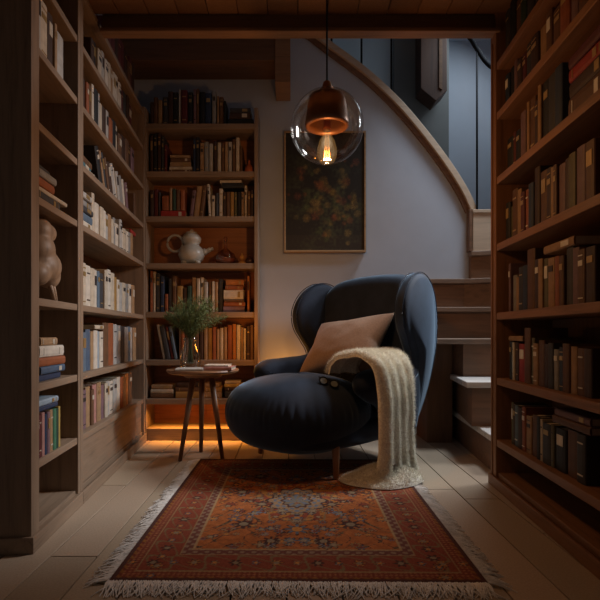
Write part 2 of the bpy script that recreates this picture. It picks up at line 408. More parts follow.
class Case:
    def __init__(s, loc, rz): s.M = Matrix.Translation(loc) @ Matrix.Rotation(rz, 4, 'Z'); s.loc = loc; s.rz = rz
    def put(s, o, x, y, z, lean=0, flat=False, yaw=0, t=0, h=0):
        if flat:   # lying on its side: thickness becomes height, spine still to the room
            m = Matrix.Translation((x, y, z)) @ Matrix.Rotation(yaw, 4, 'Z') @ Matrix.Translation((0, 0, t)) @ Matrix.Rotation(PI / 2, 4, 'Y')
        elif lean > 0:   # leans to the right: pivot on the right bottom corner
            m = Matrix.Translation((x + t * math.cos(lean), y, z)) @ Matrix.Rotation(lean, 4, 'Y') @ Matrix.Translation((-t, 0, 0))
        elif lean < 0:
            m = Matrix.Translation((x, y, z)) @ Matrix.Rotation(lean, 4, 'Y')
        else: m = Matrix.Translation((x, y, z)) @ Matrix.Rotation(yaw, 4, 'Z')
        o.matrix_world = s.M @ m
ORD = ['first', 'second', 'third', 'fourth', 'fifth', 'sixth', 'seventh', 'eighth', 'ninth', 'tenth', 'eleventh', 'twelfth', 'thirteenth', 'fourteenth', 'fifteenth', 'sixteenth', 'seventeenth', 'eighteenth', 'nineteenth', 'twentieth', '21st', '22nd', '23rd', '24th', '25th']
def size_word(t, h):
    return ('tall ' if h > .225 else 'short ' if h < .17 else '') + ('thick ' if t > .062 else 'thin ' if t < .028 else '')
def row(case, x, z, specs, shelf, where, d=.17, y0=.035, jit=.012):
    """specs: list of (colour, thickness, height[, lean or 'gap']) standing left to right"""
    n = 0; group = f'books on the {shelf} of the {where}'
    for sp in specs:
        if sp[0] == 'gap': x += sp[1]; continue
        c, t, h = sp[:3]; lean = sp[3] if len(sp) > 3 else 0
        n += 1
        w = 'leaning' if lean else 'upright'
        lab = f'{size_word(t, h)}{c} {"leaning " if lean else ""}book, {ORD[n-1]} from left, {shelf} of {where}'
        band = R.choice([None, None, 'gold', 'dark', 'pale'])
        if band == 'dark' and sum(PAL[c]) < .3: band = 'gold'
        if band == 'pale' and sum(PAL[c]) > 1.2: band = 'dark'
        dd = min(d, h * .78)
        o = make_book(t, h, dd, c, lab, group, band)
        if lean:
            case.put(o, x + (0 if lean > 0 else 0), y0 + R.random() * jit, z + .0005, lean, t=t, h=h); x += t / math.cos(lean) + .004
        else:
            case.put(o, x, y0 + R.random() * jit, z + .0005, 0, t=t, h=h); x += t + .0012
    return x
def stack(case, x, z, specs, shelf, where, y0=.03, tail='in the flat pile on'):
    n = len(specs)
    for i, (c, t, w, *off) in enumerate(specs):
        pos = 'lone' if n == 1 else 'bottom' if i == 0 else 'topmost' if i == n - 1 else ORD[i]
        lab = f'{c} book laid flat across the upright books, {shelf} of {where}' if tail == 'over' else f'{c} book lying flat, {pos} from below in pile, {shelf} of {where}' if pos not in ('bottom', 'topmost', 'lone') else f'{c} book lying flat, {pos} in pile, {shelf} of {where}'
        if tail == 'over' and n > 1: lab = f'{c} book laid flat across upright books, {pos} of them, {shelf} of {where}'
        o = make_book(t, w, .15 if t < .05 else .16, c, lab, f'flat books on {shelf} of {where}', R.choice([None, 'gold', 'pale']) if t > .02 else None)
        case.put(o, x + (off[0] if off else 0), y0 + R.uniform(0, .012), z + .0006, flat=True, t=t, yaw=R.uniform(-.03, .03) if n > 1 else 0); z += t + .0008
    return z
def rnd_row(L, cols, tw, hh, seed):
    r = random.Random(seed); out = []; x = 0
    while True:
        t = r.uniform(*tw)
        if x + t > L: break
        out.append((r.choice(cols), round(t, 3), round(r.uniform(*hh), 3))); x += t + .0012
    return out

# ------------------------------------------------------------------ bookcases
def bookcase(name, label, case, L, D, H, shelves, th, mats, lp, rp, base=None, back_to=None, plinth=.075):
    wv, wh, wd = mats
    t = thing(name, label, 'bookcase', case.loc, case.rz)
    bx('side_panel', 0, lp, 0, D, 0, H, wv, t); bx('side_panel', L - rp, L, 0, D, 0, H, wv, t)
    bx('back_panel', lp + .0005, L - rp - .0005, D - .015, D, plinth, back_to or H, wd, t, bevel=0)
    for z in shelves: bx('shelf', lp + .0005, L - rp - .0005, .004, D - .0155, z - th, z, wh, t)
    bx('plinth', lp + .0005, L - rp - .0005, .012, D - .02, 0, plinth, wh, t)
    return t
LC_dir = math.atan2(1, -.073)
LC = Case((-.94, 1.745, 0), LC_dir)                 # local x runs away from the camera along the left bookcases
ZL = [.318, .608, .933, 1.317, 1.600, 1.882, 2.168, 2.43]
t = bookcase('bookcase', 'near left wooden bookcase unit with a carved figure and wide front panel', LC, .495, .27, 2.462, ZL, .03, (W_V, W_H, W_D), .065, .03)
bx('skirting', -.012, .495, -.012, .27, 0, .06, W_H, t)
LC2 = Case(LC.M @ Vector((.496, 0, 0)), LC_dir)
L2 = 1.312
t = bookcase('bookcase', 'long left wooden bookcase unit filled with cream and grey books', LC2, L2, .27, 2.462, ZL, .03, (W_V, W_H, W_D), .035, .03)
bx('base_panel', .036, L2 - .031, .02, .035, .076, .285, W_H, t)
bx('skirting', .001, L2, -.012, -.0005, 0, .06, W_H, t)
BX0, BX1 = -1.098, X_at(258, 3.556)
BC = Case((BX0, 3.556, 0), 0); LB = BX1 - BX0
ZB = [.311, .60, .956, 1.318, 1.667, 2.0, 2.355]
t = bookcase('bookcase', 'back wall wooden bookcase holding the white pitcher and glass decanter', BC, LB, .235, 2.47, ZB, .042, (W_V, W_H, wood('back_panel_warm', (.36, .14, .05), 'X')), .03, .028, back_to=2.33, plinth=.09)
RC_dir = math.atan2(-1, -.058)
RC = Case((1.074, 2.57, 0), RC_dir); LR = 1.04
ZR = [.248, .568, .905, 1.262, 1.608, 1.943, 2.203]
t = bookcase('bookcase', 'dark right-hand wooden bookcase with sloping rows of dimmed book covers', RC, LR, .30, 2.47, ZR, .037, (W_RV, W_RH, W_RD), .075, .04)
bx('edge_bead', .03, .036, -.006, 0, .0, 2.328, W_RV, t); bx('skirting', .001, LR, -.014, -.0005, 0, .055, W_RH, t)

# --- books of the long left unit
W2 = 'long left bookcase'
cr = ['cream', 'ivory', 'pale grey', 'cream', 'ivory', 'grey']
dk = ['dark brown', 'brown', 'black', 'charcoal', 'maroon', 'dark brown']
row(LC2, .56, ZL[7], rnd_row(.66, ['maroon', 'dark brown', 'brown', 'maroon'], (.06, .09), (.2, .27), 1), 'highest shelf', W2)
row(LC2, .26, ZL[6], [('dark brown', .05, .17), ('black', .05, .19), ('gap', .03)] + rnd_row(.46, ['cream', 'pale grey', 'ivory', 'tan'], (.045, .06), (.19, .225), 2) + rnd_row(.32, dk, (.06, .085), (.19, .23), 3), 'second shelf', W2)
row(LC2, .045, ZL[5], [('pale grey', .045, .15), ('grey', .04, .13), ('dark brown', .06, .19), ('rust', .035, .19), ('brown', .05, .20), ('ivory', .032, .225), ('black', .06, .22), ('pale grey', .032, .225), ('cream', .05, .19), ('dark brown', .06, .19), ('pale grey', .05, .20), ('rust', .065, .18), ('black', .07, .20), ('cream', .06, .20), ('brown', .07, .17), ('dark brown', .08, .19), ('brown', .08, .2), ('dark brown', .07, .2), ('mauve', .08, .2), ], 'third shelf', W2)
# leaning row
stack(LC2, .05, ZL[4], [('cream', .03, .24), ('teal', .026, .22), ('brown', .035, .25)], 'fourth shelf', W2)
a = .42
row(LC2, .34, ZL[4], [('black', .075, .215, -.62), ('tan', .02, .225, -.60), ('charcoal', .05, .22, -.55)] if False else [('gap', .0)], 'fourth shelf', W2)
row(LC2, .44, ZL[4], [('black', .055, .225, -.42), ('tan', .022, .225, -.42), ('charcoal', .04, .225, -.42), ('brown', .03, .215, -.42), ('dark brown', .05, .205, -.42), ('gap', .0), ('pale grey', .05, .215, -.40), ('ivory', .045, .21, -.38), ('pale grey', .05, .205, -.36), ('grey', .05, .20, -.34), ('ivory', .045, .195, -.30), ('mauve', .05, .19, -.28)], 'fourth shelf leaning run', W2)
row(LC2, 1.17, ZL[4], [('brown', .05, .19)], 'fourth shelf far end', W2)
stack(LC2, .045, ZL[3], [('ivory', .045, .23), ('slate blue', .04, .24), ('charcoal', .03, .23), ('grey', .035, .24), ('pale grey', .03, .2)], 'fifth shelf', W2)
row(LC2, .30, ZL[3], [('cream', .04, .225), ('ivory', .065, .185), ('cream', .06, .18), ('ivory', .045, .175), ('pale grey', .055, .165), ('tan', .06, .18), ('cream', .045, .165), ('grey', .045, .185), ('ivory', .06, .16), ('pale grey', .05, .2), ('ivory', .05, .16), ('cream', .06, .165), ('ivory', .055, .16), ('grey', .055, .165), ('tan', .06, .17)], 'fifth shelf', W2)
stack(LC2, 1.06, ZL[3] + .171, [('red', .03, .14)], 'fifth shelf', W2, tail='over')
row(LC2, .04, ZL[2], [('ivory', .05, .235), ('grey', .038, .23), ('cream', .05, .215), ('ivory', .07, .21), ('cream', .065, .205), ('ivory', .06, .205), ('slate blue', .04, .205), ('charcoal', .065, .20), ('cream', .05, .225), ('ivory', .06, .235), ('cream', .075, .225), ('ochre', .075, .21), ('ivory', .05, .2), ('pale grey', .08, .19), ('cream', .07, .195), ('grey', .06, .195), ('ivory', .07, .2), ('tan', .07, .2)], 'sixth shelf', W2)
x = row(LC2, .04, ZL[1], [('navy', .045, .195), ('pale grey', .05, .2), ('slate blue', .06, .195), ('blue', .065, .21), ('tan', .045, .2), ('ivory', .06, .205), ('pale blue', .04, .2), ('ivory', .06, .2)], 'seventh shelf', W2)
stack(LC2, .30, ZL[1] + .212, [('cream', .022, .15)], 'seventh shelf', W2, tail='over')
row(LC2, x + .01, ZL[1], [('brown', .10, .25), ('rust', .10, .25), ('pale grey', .07, .245), ('grey', .08, .24), ('charcoal', .07, .235), ('grey', .08, .23), ('slate blue', .07, .235), ('pale grey', .07, .23), ('tan', .08, .23)], 'seventh shelf far run', W2)
row(LC2, .04, ZL[0], [('green', .03, .17), ('slate blue', .075, .235), ('mauve', .055, .195), ('tan', .06, .205), ('brown', .04, .185), ('pink', .06, .205), ('tan', .065, .21), ('mauve', .06, .19), ('cream', .05, .195), ('pale grey', .06, .2), ('ivory', .07, .195), ('pale grey', .07, .2), ('ivory', .065, .205), ('rust', .07, .2), ('tan', .065, .205), ('orange', .075, .21), ('brown', .075, .21)], 'lowest shelf', W2)
# --- near left unit
W1 = 'near left bookcase'
row(LC, .075, ZL[5], [('charcoal', .02, .23), ('pale grey', .022, .235), ('cream', .07, .22), ('dark brown', .05, .215), ('tan', .022, .2), ('pale grey', .085, .19)], 'second shelf', W1, y0=.012)
stack(LC, .12, ZL[4], [('pale grey', .014, .25), ('grey', .012, .17)], 'third shelf', W1)
stack(LC, .075, ZL[3], [('charcoal', .035, .23, .0), ('cream', .018, .3, .0), ('rust', .034, .17, 0), ('grey', .03, .15, .02), ('charcoal', .02, .14, 0)], 'fourth shelf', W1, y0=.012)
stack(LC, .10, ZL[1], [('navy', .028, .235), ('blue', .03, .23, .01), ('rust', .035, .24, -.005), ('ivory', .045, .23), ('tan', .032, .15, .02)], 'sixth shelf', W1, y0=.012)
row(LC, .075, ZL[0], [('tan', .022, .165), ('maroon', .022, .165), ('pink', .026, .17), ('navy', .022, .16), ('mauve', .024, .165), ('tan', .03, .168), ('green', .032, .168), ('dark green', .022, .165), ('yellow', .018, .17)], 'lowest shelf', W1, d=.12, y0=.012, jit=.004)
stack(LC, .078, ZL[0] + .172, [('navy', .022, .21), ('pale blue', .024, .2)], 'lowest shelf', W1, y0=.02)

# --- back bookcase rows
W3 = 'back bookcase'
pxw = lambda p0, p1: (p1 - p0) / 135.0 - .0012
def prow(z, lst, shelf, tail=W3, d=.16):
    """lst: (px left, px right, py top, colour[, lean])"""
    n = 0
    for it in lst:
        p0, p1, pt, c = it[:4]; lean = it[4] if len(it) > 4 else 0
        n += 1; t = pxw(p0, p1); h = Z_at(pt, 3.6) - z
        x = X_at(p0, 3.6) - BX0
        if x < .032: t -= .032 - x; x = .032
        if x + t > LB - .0295: t = LB - .0295 - x
        lab = f'{size_word(t, h)}{c} book, {ORD[n-1]} from left, {shelf} of {W3}'
        o = make_book(t, h, min(d, h * .8), c, lab, f'books on the {shelf} of the {W3}', R.choice([None, 'gold', 'dark', None]) if sum(PAL[c]) > .3 else R.choice([None, 'gold']))
        BC.put(o, x, .04 + R.random() * .01, z + .0005, lean, t=t, h=h)
prow(ZB[6], [(150, 153.5, 102, 'dark brown'), (153.5, 157.5, 97, 'brown'), (158, 162, 100, 'tan'), (163, 168, 97, 'charcoal'), (168, 173, 91.5, 'dark brown'), (173, 178, 92, 'black'), (178.4, 180.5, 89, 'pale grey'), (181, 187.5, 90, 'maroon'), (188, 192.5, 92, 'black'), (193.3, 196.3, 89, 'mauve'), (196.5, 199, 88.5, 'brown'), (200, 205, 92, 'black'), (205, 211.5, 93, 'navy'), (212, 216, 91, 'grey'), (217, 219, 96, 'tan'), (219.4, 223.5, 97, 'brown'), (223.8, 226, 101, 'black')], 'top shelf')
stack(BC, X_at(228, 3.6) - BX0, ZB[6], [('black', .05, pxw(228, 254)), ('dark brown', .045, pxw(230, 251), .012), ('charcoal', .035, pxw(231, 252), .014)], 'top shelf', W3)
prow(ZB[5], [(150, 153, 135, 'dark brown'), (153.5, 157, 134, 'black'), (157.4, 161, 133, 'dark brown'), (161.4, 164, 136, 'charcoal'), (164.4, 167, 145, 'maroon'), (193, 195.6, 139, 'navy'), (195.8, 199.5, 137, 'black'), (200, 204, 143, 'tan'), (204.4, 208.6, 142, 'grey'), (209, 213, 143.5, 'pale grey'), (214, 217, 141, 'dark brown'), (217.4, 221, 142.5, 'cream'), (221.4, 224.4, 143, 'brown'), (224.8, 228, 142, 'tan'), (228.4, 232, 142, 'pale grey'), (232.4, 235.6, 139, 'brown'), (236, 239.6, 138, 'cream'), (240, 242.5, 146, 'brown')], 'second shelf')
stack(BC, X_at(169.5, 3.6) - BX0, ZB[5], [('brown', .022, pxw(169, 192)), ('cream', .024, pxw(169, 192)), ('tan', .035, pxw(170, 191), .006), ('brown', .03, pxw(171, 191), .01), ('tan', .02, pxw(170, 190), .006)], 'second shelf', W3)
prow(ZB[4], [(150, 153.6, 190, 'dark brown'), (154, 158, 189, 'maroon'), (158.4, 160.4, 192, 'charcoal')], 'third shelf left end')
stack(BC, X_at(161, 3.6) - BX0, ZB[4], [('red', .05, pxw(161, 186))], 'third shelf', W3)
zz = ZB[4] + .052
def prow2():
    for n, (p0, p1, pt, c) in enumerate([(162, 169, 196, 'rust'), (169.6, 172.2, 188, 'tan'), (172.6, 176, 189, 'dark green'), (176.4, 180, 190, 'brown'), (180.4, 184.6, 190, 'rust')]):
        t = pxw(p0, p1); h = Z_at(pt, 3.6) - zz
        o = make_book(t, h, .12, c, f'{c} book, {ORD[n]} from left standing on the flat red book in {W3}', 'books standing on the red book', None)
        BC.put(o, X_at(p0, 3.6) - BX0, .04, zz + .0005, 0, t=t, h=h)
prow2()
row(BC, X_at(189, 3.6) - BX0, ZB[4], [('mauve', .028, .205, .12), ('tan', .04, .235, .12), ('brown', .028, .24, .12)], 'third shelf middle', W3, y0=.04, d=.15)
row(BC, X_at(208.6, 3.6) - BX0, ZB[4], [('ivory', .018, .25, -.05)], 'third shelf beside the gap', W3, y0=.04, d=.15)
prow(ZB[4], [(211.5, 215, 195.5, 'cream'), (215.4, 218.5, 193, 'charcoal'), (219, 222.8, 188.5, 'ivory'), (223.2, 226, 192, 'dark brown'), (226.4, 230, 192, 'brown'), (230.4, 234, 192, 'ochre'), (234.4, 237, 192, 'olive'), (237.4, 241, 192, 'black'), (241.4, 244, 192, 'tan'), (244.4, 247, 185.5, 'cream'), (247.4, 250.5, 191, 'brown'), (250.9, 254, 190, 'dark brown')], 'third shelf right run')
stack(BC, X_at(220, 3.6) - BX0, Z_at(188.2, 3.6), [('black', .038, pxw(222, 244), .016), ('cream', .022, pxw(219, 241), .0)], 'third shelf', W3, tail='over')
prow(ZB[2], [(149.8, 152.6, 271, 'rust'), (153, 155.4, 271.5, 'cream'), (155.8, 160, 273.5, 'charcoal'), (160.4, 164.4, 276, 'navy'), (164.8, 168, 294, 'rust'), (168.4, 172, 279, 'charcoal'), (172.4, 176.5, 276, 'brown'), (177, 182.5, 286, 'ochre'), (183, 187, 288, 'dark brown'), (187.4, 191.5, 286, 'dark green'), (192, 196, 277.5, 'tan'), (196.6, 200, 278.5, 'cream'), (200.4, 203.5, 277.5, 'ivory'), (204, 208, 282, 'pale grey'), (208.4, 211.4, 281.5, 'brown'), (211.8, 214.6, 281.5, 'cream'), (215, 218, 282, 'tan'), (218.6, 222.8, 279, 'charcoal'), (247.2, 249.5, 276, 'orange')], 'fifth shelf')
stack(BC, X_at(223.5, 3.6) - BX0, ZB[2], [('mauve', .045, pxw(223.5, 245)), ('rust', .03, pxw(223.5, 245), .004), ('brown', .018, pxw(224, 244), .006), ('ivory', .072, pxw(223, 243), .002), ('rust', .03, pxw(226, 244), .015), ('orange', .045, pxw(227, 245), .02)], 'fifth shelf', W3)
row(BC, X_at(150, 3.6) - BX0 + .096, ZB[1], [('pale grey', .02, .265, -.19), ('charcoal', .033, .255, -.19), ('maroon', .022, .25, -.19), ('slate blue', .022, .25, -.19)], 'sixth shelf left end', W3, y0=.04, d=.15)
prow(ZB[1], [(179, 180.6, 326, 'brown'), (181, 184.5, 328, 'rust'), (185, 189, 325, 'brown'), (189.5, 194, 327, 'tan'), (194.5, 199, 328, 'brown'), (199.5, 203.5, 326, 'dark brown'), (204, 207.5, 327, 'tan'), (208, 212, 328, 'ochre'), (212.5, 216, 327, 'rust'), (216.5, 219.5, 329, 'tan'), (220, 223.5, 328, 'cream'), (224, 227, 327, 'tan'), (227.5, 232, 325, 'rust'), (232.4, 236, 324, 'orange'), (236.5, 240.5, 325, 'ivory'), (241, 243, 327.5, 'tan'), (243.4, 246, 328.5, 'cream'), (246.6, 250, 326, 'dark brown'), (250.3, 253.6, 325, 'brown')], 'sixth shelf right run')
stack(BC, X_at(151, 3.6) - BX0, ZB[0], [('brown', .035, pxw(151, 174)), ('cream', .03, pxw(151, 174)), ('tan', .035, pxw(152, 173), .004)], 'lowest shelf left end', W3)
stack(BC, X_at(176, 3.6) - BX0, ZB[0], [('ochre', .05, pxw(176, 200)), ('brown', .03, pxw(176, 199)), ('dark brown', .035, pxw(177, 199), .006)], 'lowest shelf middle', W3)
stack(BC, X_at(204, 3.6) - BX0, ZB[0], [('tan', .045, pxw(204, 222)), ('ochre', .035, pxw(204, 222)), ('tan', .03, pxw(205, 220), .004)], 'lowest shelf behind the table', W3)
stack(BC, X_at(225, 3.6) - BX0, ZB[0], [('charcoal', .055, pxw(225, 247)), ('dark brown', .025, pxw(225, 247)), ('yellow', .025, pxw(224, 249), -.004), ('cream', .02, pxw(224, 240))], 'lowest shelf right end', W3)

# --- right bookcase rows (left to right as seen: from the far end toward the camera)
W4 = 'right bookcase'
DIM[0] = .55  # covers from here darkened and warmed, dim bulb light put into colour
old = ['brown', 'dark brown', 'rust', 'tan', 'mauve', 'brown', 'charcoal']
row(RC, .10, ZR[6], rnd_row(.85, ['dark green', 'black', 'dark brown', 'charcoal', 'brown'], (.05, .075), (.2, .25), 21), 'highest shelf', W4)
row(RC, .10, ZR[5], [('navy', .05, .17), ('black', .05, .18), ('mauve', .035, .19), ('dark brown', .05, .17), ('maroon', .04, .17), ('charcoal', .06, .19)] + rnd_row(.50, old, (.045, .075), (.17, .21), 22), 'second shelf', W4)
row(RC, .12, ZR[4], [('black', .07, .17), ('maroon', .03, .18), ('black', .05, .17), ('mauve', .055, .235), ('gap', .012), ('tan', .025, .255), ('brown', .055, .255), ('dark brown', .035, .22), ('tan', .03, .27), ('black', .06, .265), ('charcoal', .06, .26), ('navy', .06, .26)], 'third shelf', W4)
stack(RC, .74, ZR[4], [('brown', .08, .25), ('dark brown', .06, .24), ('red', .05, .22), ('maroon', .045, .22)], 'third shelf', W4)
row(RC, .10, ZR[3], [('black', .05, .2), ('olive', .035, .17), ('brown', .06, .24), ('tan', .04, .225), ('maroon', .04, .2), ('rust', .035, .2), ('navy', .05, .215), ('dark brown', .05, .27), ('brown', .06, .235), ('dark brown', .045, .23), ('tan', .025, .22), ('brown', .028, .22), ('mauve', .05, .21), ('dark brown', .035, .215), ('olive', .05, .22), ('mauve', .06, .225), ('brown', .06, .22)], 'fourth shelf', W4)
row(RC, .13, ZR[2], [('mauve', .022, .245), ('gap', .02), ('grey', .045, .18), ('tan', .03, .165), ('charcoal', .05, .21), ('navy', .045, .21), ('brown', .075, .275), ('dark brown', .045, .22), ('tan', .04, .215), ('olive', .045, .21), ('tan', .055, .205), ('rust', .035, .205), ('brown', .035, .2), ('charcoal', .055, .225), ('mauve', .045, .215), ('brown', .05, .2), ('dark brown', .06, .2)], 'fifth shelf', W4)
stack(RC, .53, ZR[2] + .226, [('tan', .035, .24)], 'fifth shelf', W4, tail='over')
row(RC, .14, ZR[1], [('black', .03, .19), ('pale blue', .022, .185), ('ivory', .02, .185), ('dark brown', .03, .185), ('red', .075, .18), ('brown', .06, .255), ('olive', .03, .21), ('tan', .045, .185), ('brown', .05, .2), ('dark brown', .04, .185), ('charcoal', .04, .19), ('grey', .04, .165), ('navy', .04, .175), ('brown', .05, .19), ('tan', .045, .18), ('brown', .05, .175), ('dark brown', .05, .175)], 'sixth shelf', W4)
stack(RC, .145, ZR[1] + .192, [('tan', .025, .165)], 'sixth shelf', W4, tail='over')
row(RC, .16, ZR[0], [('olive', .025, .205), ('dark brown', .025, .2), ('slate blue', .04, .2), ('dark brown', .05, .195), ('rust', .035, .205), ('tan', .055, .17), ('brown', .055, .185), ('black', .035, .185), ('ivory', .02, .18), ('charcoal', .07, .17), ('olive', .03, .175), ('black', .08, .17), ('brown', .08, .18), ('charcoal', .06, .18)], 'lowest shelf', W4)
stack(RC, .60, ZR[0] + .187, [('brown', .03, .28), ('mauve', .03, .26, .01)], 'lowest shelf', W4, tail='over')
# only the 298 books that show largest stay single; the rest become one object
def px_area(o):
    bpy_m = o.matrix_world; xs_, ys_ = [], []
    for c in o.bound_box:
        w_ = bpy_m @ Vector(c)
        if w_.y < .1: return 0
        xs_.append(min(600, max(0, 290 + F * w_.x / w_.y))); ys_.append(min(600, max(0, 333 - F * (w_.z - .8) / w_.y)))
    return (max(xs_) - min(xs_)) * (max(ys_) - min(ys_))
def merge_small(keep=298):
    order = sorted(BOOKS, key=px_area, reverse=True); rest = order[keep:]
    if not rest: return
    big = MB(); mats = []
    for o in rest:
        for q in [o] + list(o.children):
            mt = q.data.materials[0]
            if mt not in mats: mats.append(mt)
            big.add([o.matrix_world @ v.co for v in q.data.vertices], [tuple(p.vertices) for p in q.data.polygons], mats.index(mt))
    for o in rest:
        for q in list(o.children) + [o]: bpy.data.objects.remove(q, do_unlink=True)
    g = big.build('small_books', mats); tag(g, 'remaining smallest books standing deep among the shelves of the bookcases', 'books', None, 'stuff')
print('BOOKS', BOOKN[0])

# ------------------------------------------------------------------ objects on shelves
# carved figure, near left unit
p = LC.M @ Vector((.295, .082, ZL[2]))
p.z += .006
fig = thing('carved_figure', 'carved wooden figure with rounded body and thin legs on left bookcase', 'sculpture', p, LC_dir); fig.scale = (.96, .96, .96)
b = MB()
for c, r in (((-.03, 0, .30), (.06, .05, .055)), ((.02, 0, .30), (.05, .045, .045)), ((-.035, 0, .22), (.075, .06, .07)), ((.0, 0, .15), (.095, .07, .075)), ((.05, 0, .115), (.06, .05, .06)), ((-.07, 0, .11), (.06, .055, .055))):
    b.ball(c, r, 20, 14)
o = b.build('carved_body', W_CARVE, fig, smooth=True)
m = o.modifiers.new('Remesh', 'REMESH'); m.mode = 'VOXEL'; m.voxel_size = .007; m.use_smooth_shade = True
m = o.modifiers.new('Smooth', 'SMOOTH'); m.factor = .6; m.iterations = 8
for a, c in (((.045, -.015, .09), (.085, -.02, 0)), ((.025, -.01, .09), (.055, -.025, 0)), ((-.07, .02, .09), (-.07, .03, 0)), ((.0, .03, .09), (.02, .04, 0))):
    b = MB(); b.tube([a, c], [.013, .007], 10); b.build('leg', W_CARVE, fig, smooth=True)

def on_back(px, y=3.60): return X_at(px, y)
# white pitcher with ring handle
z0 = ZB[3] + .0005
pt = thing('pitcher', 'white ceramic pitcher with round ring handle on back bookcase', 'pitcher', (on_back(190), 3.66, z0))
b = MB(); b.lathe([(.0, .012), (.05, .012), (.085, .035), (.1, .075), (.09, .115), (.062, .145), (.055, .155), (.07, .175), (.075, .20), (.06, .225), (.045, .235), (.04, .235), (.0, .235)], 32)
b.build('vessel', CERAMIC, pt, smooth=True)
b = MB(); b.lathe([(.046, .235), (.04, .25), (.012, .258), (.014, .268), (0, .274)], 20); b.build('lid', CERAMIC, pt, smooth=True)
b = MB(); b.tube([(-.125 + .06 * math.cos(w), 0, .165 + .062 * math.sin(w)) for w in [2 * PI * i / 28 for i in range(28)]], .010, 8, closed=True); b.build('handle', CERAMIC, pt, smooth=True)
b = MB(); b.tube(smooth_path([(.07, 0, .09), (.115, 0, .105), (.145, -.0, .12), (.165, 0, .125)], 5), [.026] * 5 + [.018] * 5 + [.013] * 5 + [.013], 12); b.build('spout', CERAMIC, pt, smooth=True)
for sx in (-.05, .05):
    b = MB(); b.ball((sx, -.03, .017), (.025, .03, .017)); b.build('foot', CERAMIC, pt, smooth=True)
# glass decanter
dc = thing('decanter', 'round ribbed glass decanter with thin neck beside white pitcher', 'decanter', (on_back(224.5), 3.66, z0))
b = MB(); b.lathe([(.0, .0), (.05, .0), (.072, .02), (.078, .05), (.065, .085), (.03, .112), (.013, .13), (.011, .18), (.015, .185), (.012, .19)], 48, rib=.03); b.build('bulb_body', AMBER_GLASS, dc, smooth=True)
b = MB(); b.lathe([(.010, .178), (.010, .19), (.017, .20), (.012, .212), (0, .217)], 16); b.build('stopper', AMBER_GLASS, dc, smooth=True)
b = MB(); b.lathe([(.0, .004), (.048, .004), (.068, .022), (.072, .045), (.0, .045)], 32); b.build('liquid', plain('amber_liquid', (.42, .17, .09), rough=.15), dc, smooth=True)
# small brass bell lamp and dark knob
bl = thing('brass_ornament', 'small brass bell shaped ornament on back bookcase shelf', 'ornament', (on_back(241.5), 3.64, z0))
b = MB(); b.lathe([(0, 0), (.036, 0), (.034, .012), (.02, .022), (.012, .03), (.0, .03)], 24); b.build('ornament_base', BRASS, bl, smooth=True)
b = MB(); b.lathe([(.008, .03), (.02, .045), (.018, .06), (.006, .075), (.004, .085), (0, .09)], 24); b.build('ornament_top', BRASS, bl, smooth=True)
kn = MB(); kn.lathe([(0, 0), (.02, .0), (.032, .015), (.034, .03), (.024, .048), (.01, .054), (.014, .062), (0, .066)], 24)
o = kn.build('lidded_pot', plain('dark_pot', (.08, .03, .018), rough=.35), None, smooth=True); o.location = (on_back(249), 3.64, z0); tag(o, 'tiny dark lidded pot at the right end of pitcher shelf', 'pot')
# orange teardrop vase
tv = MB(); tv.lathe([(0, 0), (.028, 0), (.036, .02), (.034, .04), (.02, .062), (.009, .078), (.007, .1), (.009, .104), (.005, .104)], 28)
o = tv.build('bud_vase', ORANGE, None, smooth=True); o.location = (on_back(248.8), 3.63, ZB[5] + .0005); tag(o, 'small orange teardrop vase on second shelf of back bookcase', 'vase')

# ------------------------------------------------------------------ painting
ya = 3.735
x0, x1, zt, zb = X_at(284, ya), X_at(366, ya), Z_at(131, ya), Z_at(252, ya)
pa = thing('framed_painting', 'dark floral still life painting in thin pale frame on white wall', 'painting', ((x0 + x1) / 2, 0, (zt + zb) / 2))
w, h = (x1 - x0) / 2, (zt - zb) / 2; fw = .014
for n_, (a, c, d_, e) in enumerate(((-w, w, h - fw, h), (-w, w, -h, -h + fw), (-w, -w + fw, -h + fw, h - fw), (w - fw, w, -h + fw, h - fw))):
    bx('frame_bar', a, c, ya - .008, YW - .003, d_, e, wood('frame_wood', (.38, .25, .13), 'X'), pa, bevel=.002)
NX, NZ = 112, 166; vs = []; cols = []; fs = []
rp = random.Random(5); blooms = []
for i in range(90):
    r_ = rp.uniform(.014, .042); bxx = rp.gauss(.02, .13); bz = rp.gauss(-.10, .15)
    blooms.append((bxx, bz, r_, rp.choice([(.22, .14, .03), (.26, .09, .025), (.16, .12, .04), (.30, .20, .06), (.10, .12, .04), (.20, .06, .03), (.08, .10, .03)]), rp.uniform(5, 11), rp.uniform(0, 6)))
for j in range(NZ + 1):
    for i in range(NX + 1):
        x = (-w + fw) + (2 * (w - fw)) * i / NX; z = (-h + fw) + 2 * (h - fw) * j / NZ
        n1 = noise.noise(Vector((x * 9, z * 9, 1.3))); n2 = noise.noise(Vector((x * 45, z * 45, 4.1)))
        env = math.exp(-((x - .02) ** 2 / .06 + (z + .10) ** 2 / .09))
        c = Vector((.030, .027, .023)) + Vector((.03, .036, .014)) * max(0, n1 + n2 * .8 + .15) * (.4 + 1.6 * env)
        if z < -h * .72: c += Vector((.012, .007, .003))
        for bx_, bz_, r_, bc, k, ph in blooms:
            dx, dz = x - bx_, z - bz_; d_ = math.hypot(dx, dz)
            if d_ < r_:
                q = d_ / r_; pet = .5 + .5 * math.cos(math.atan2(dz, dx) * round(k) + ph + q * 5)
                f_ = (1 - q) ** .5 * (.25 + .75 * pet * (.6 + n2))
                c = c * (1 - .7 * max(0, f_)) + Vector(bc) * max(0, f_) * .95
        vs.append((x, ya + .003, z)); cols.append(tuple(c))
for j in range(NZ):
    for i in range(NX):
        a = j * (NX + 1) + i; fs.append((a, a + 1, a + NX + 2, a + NX + 1))
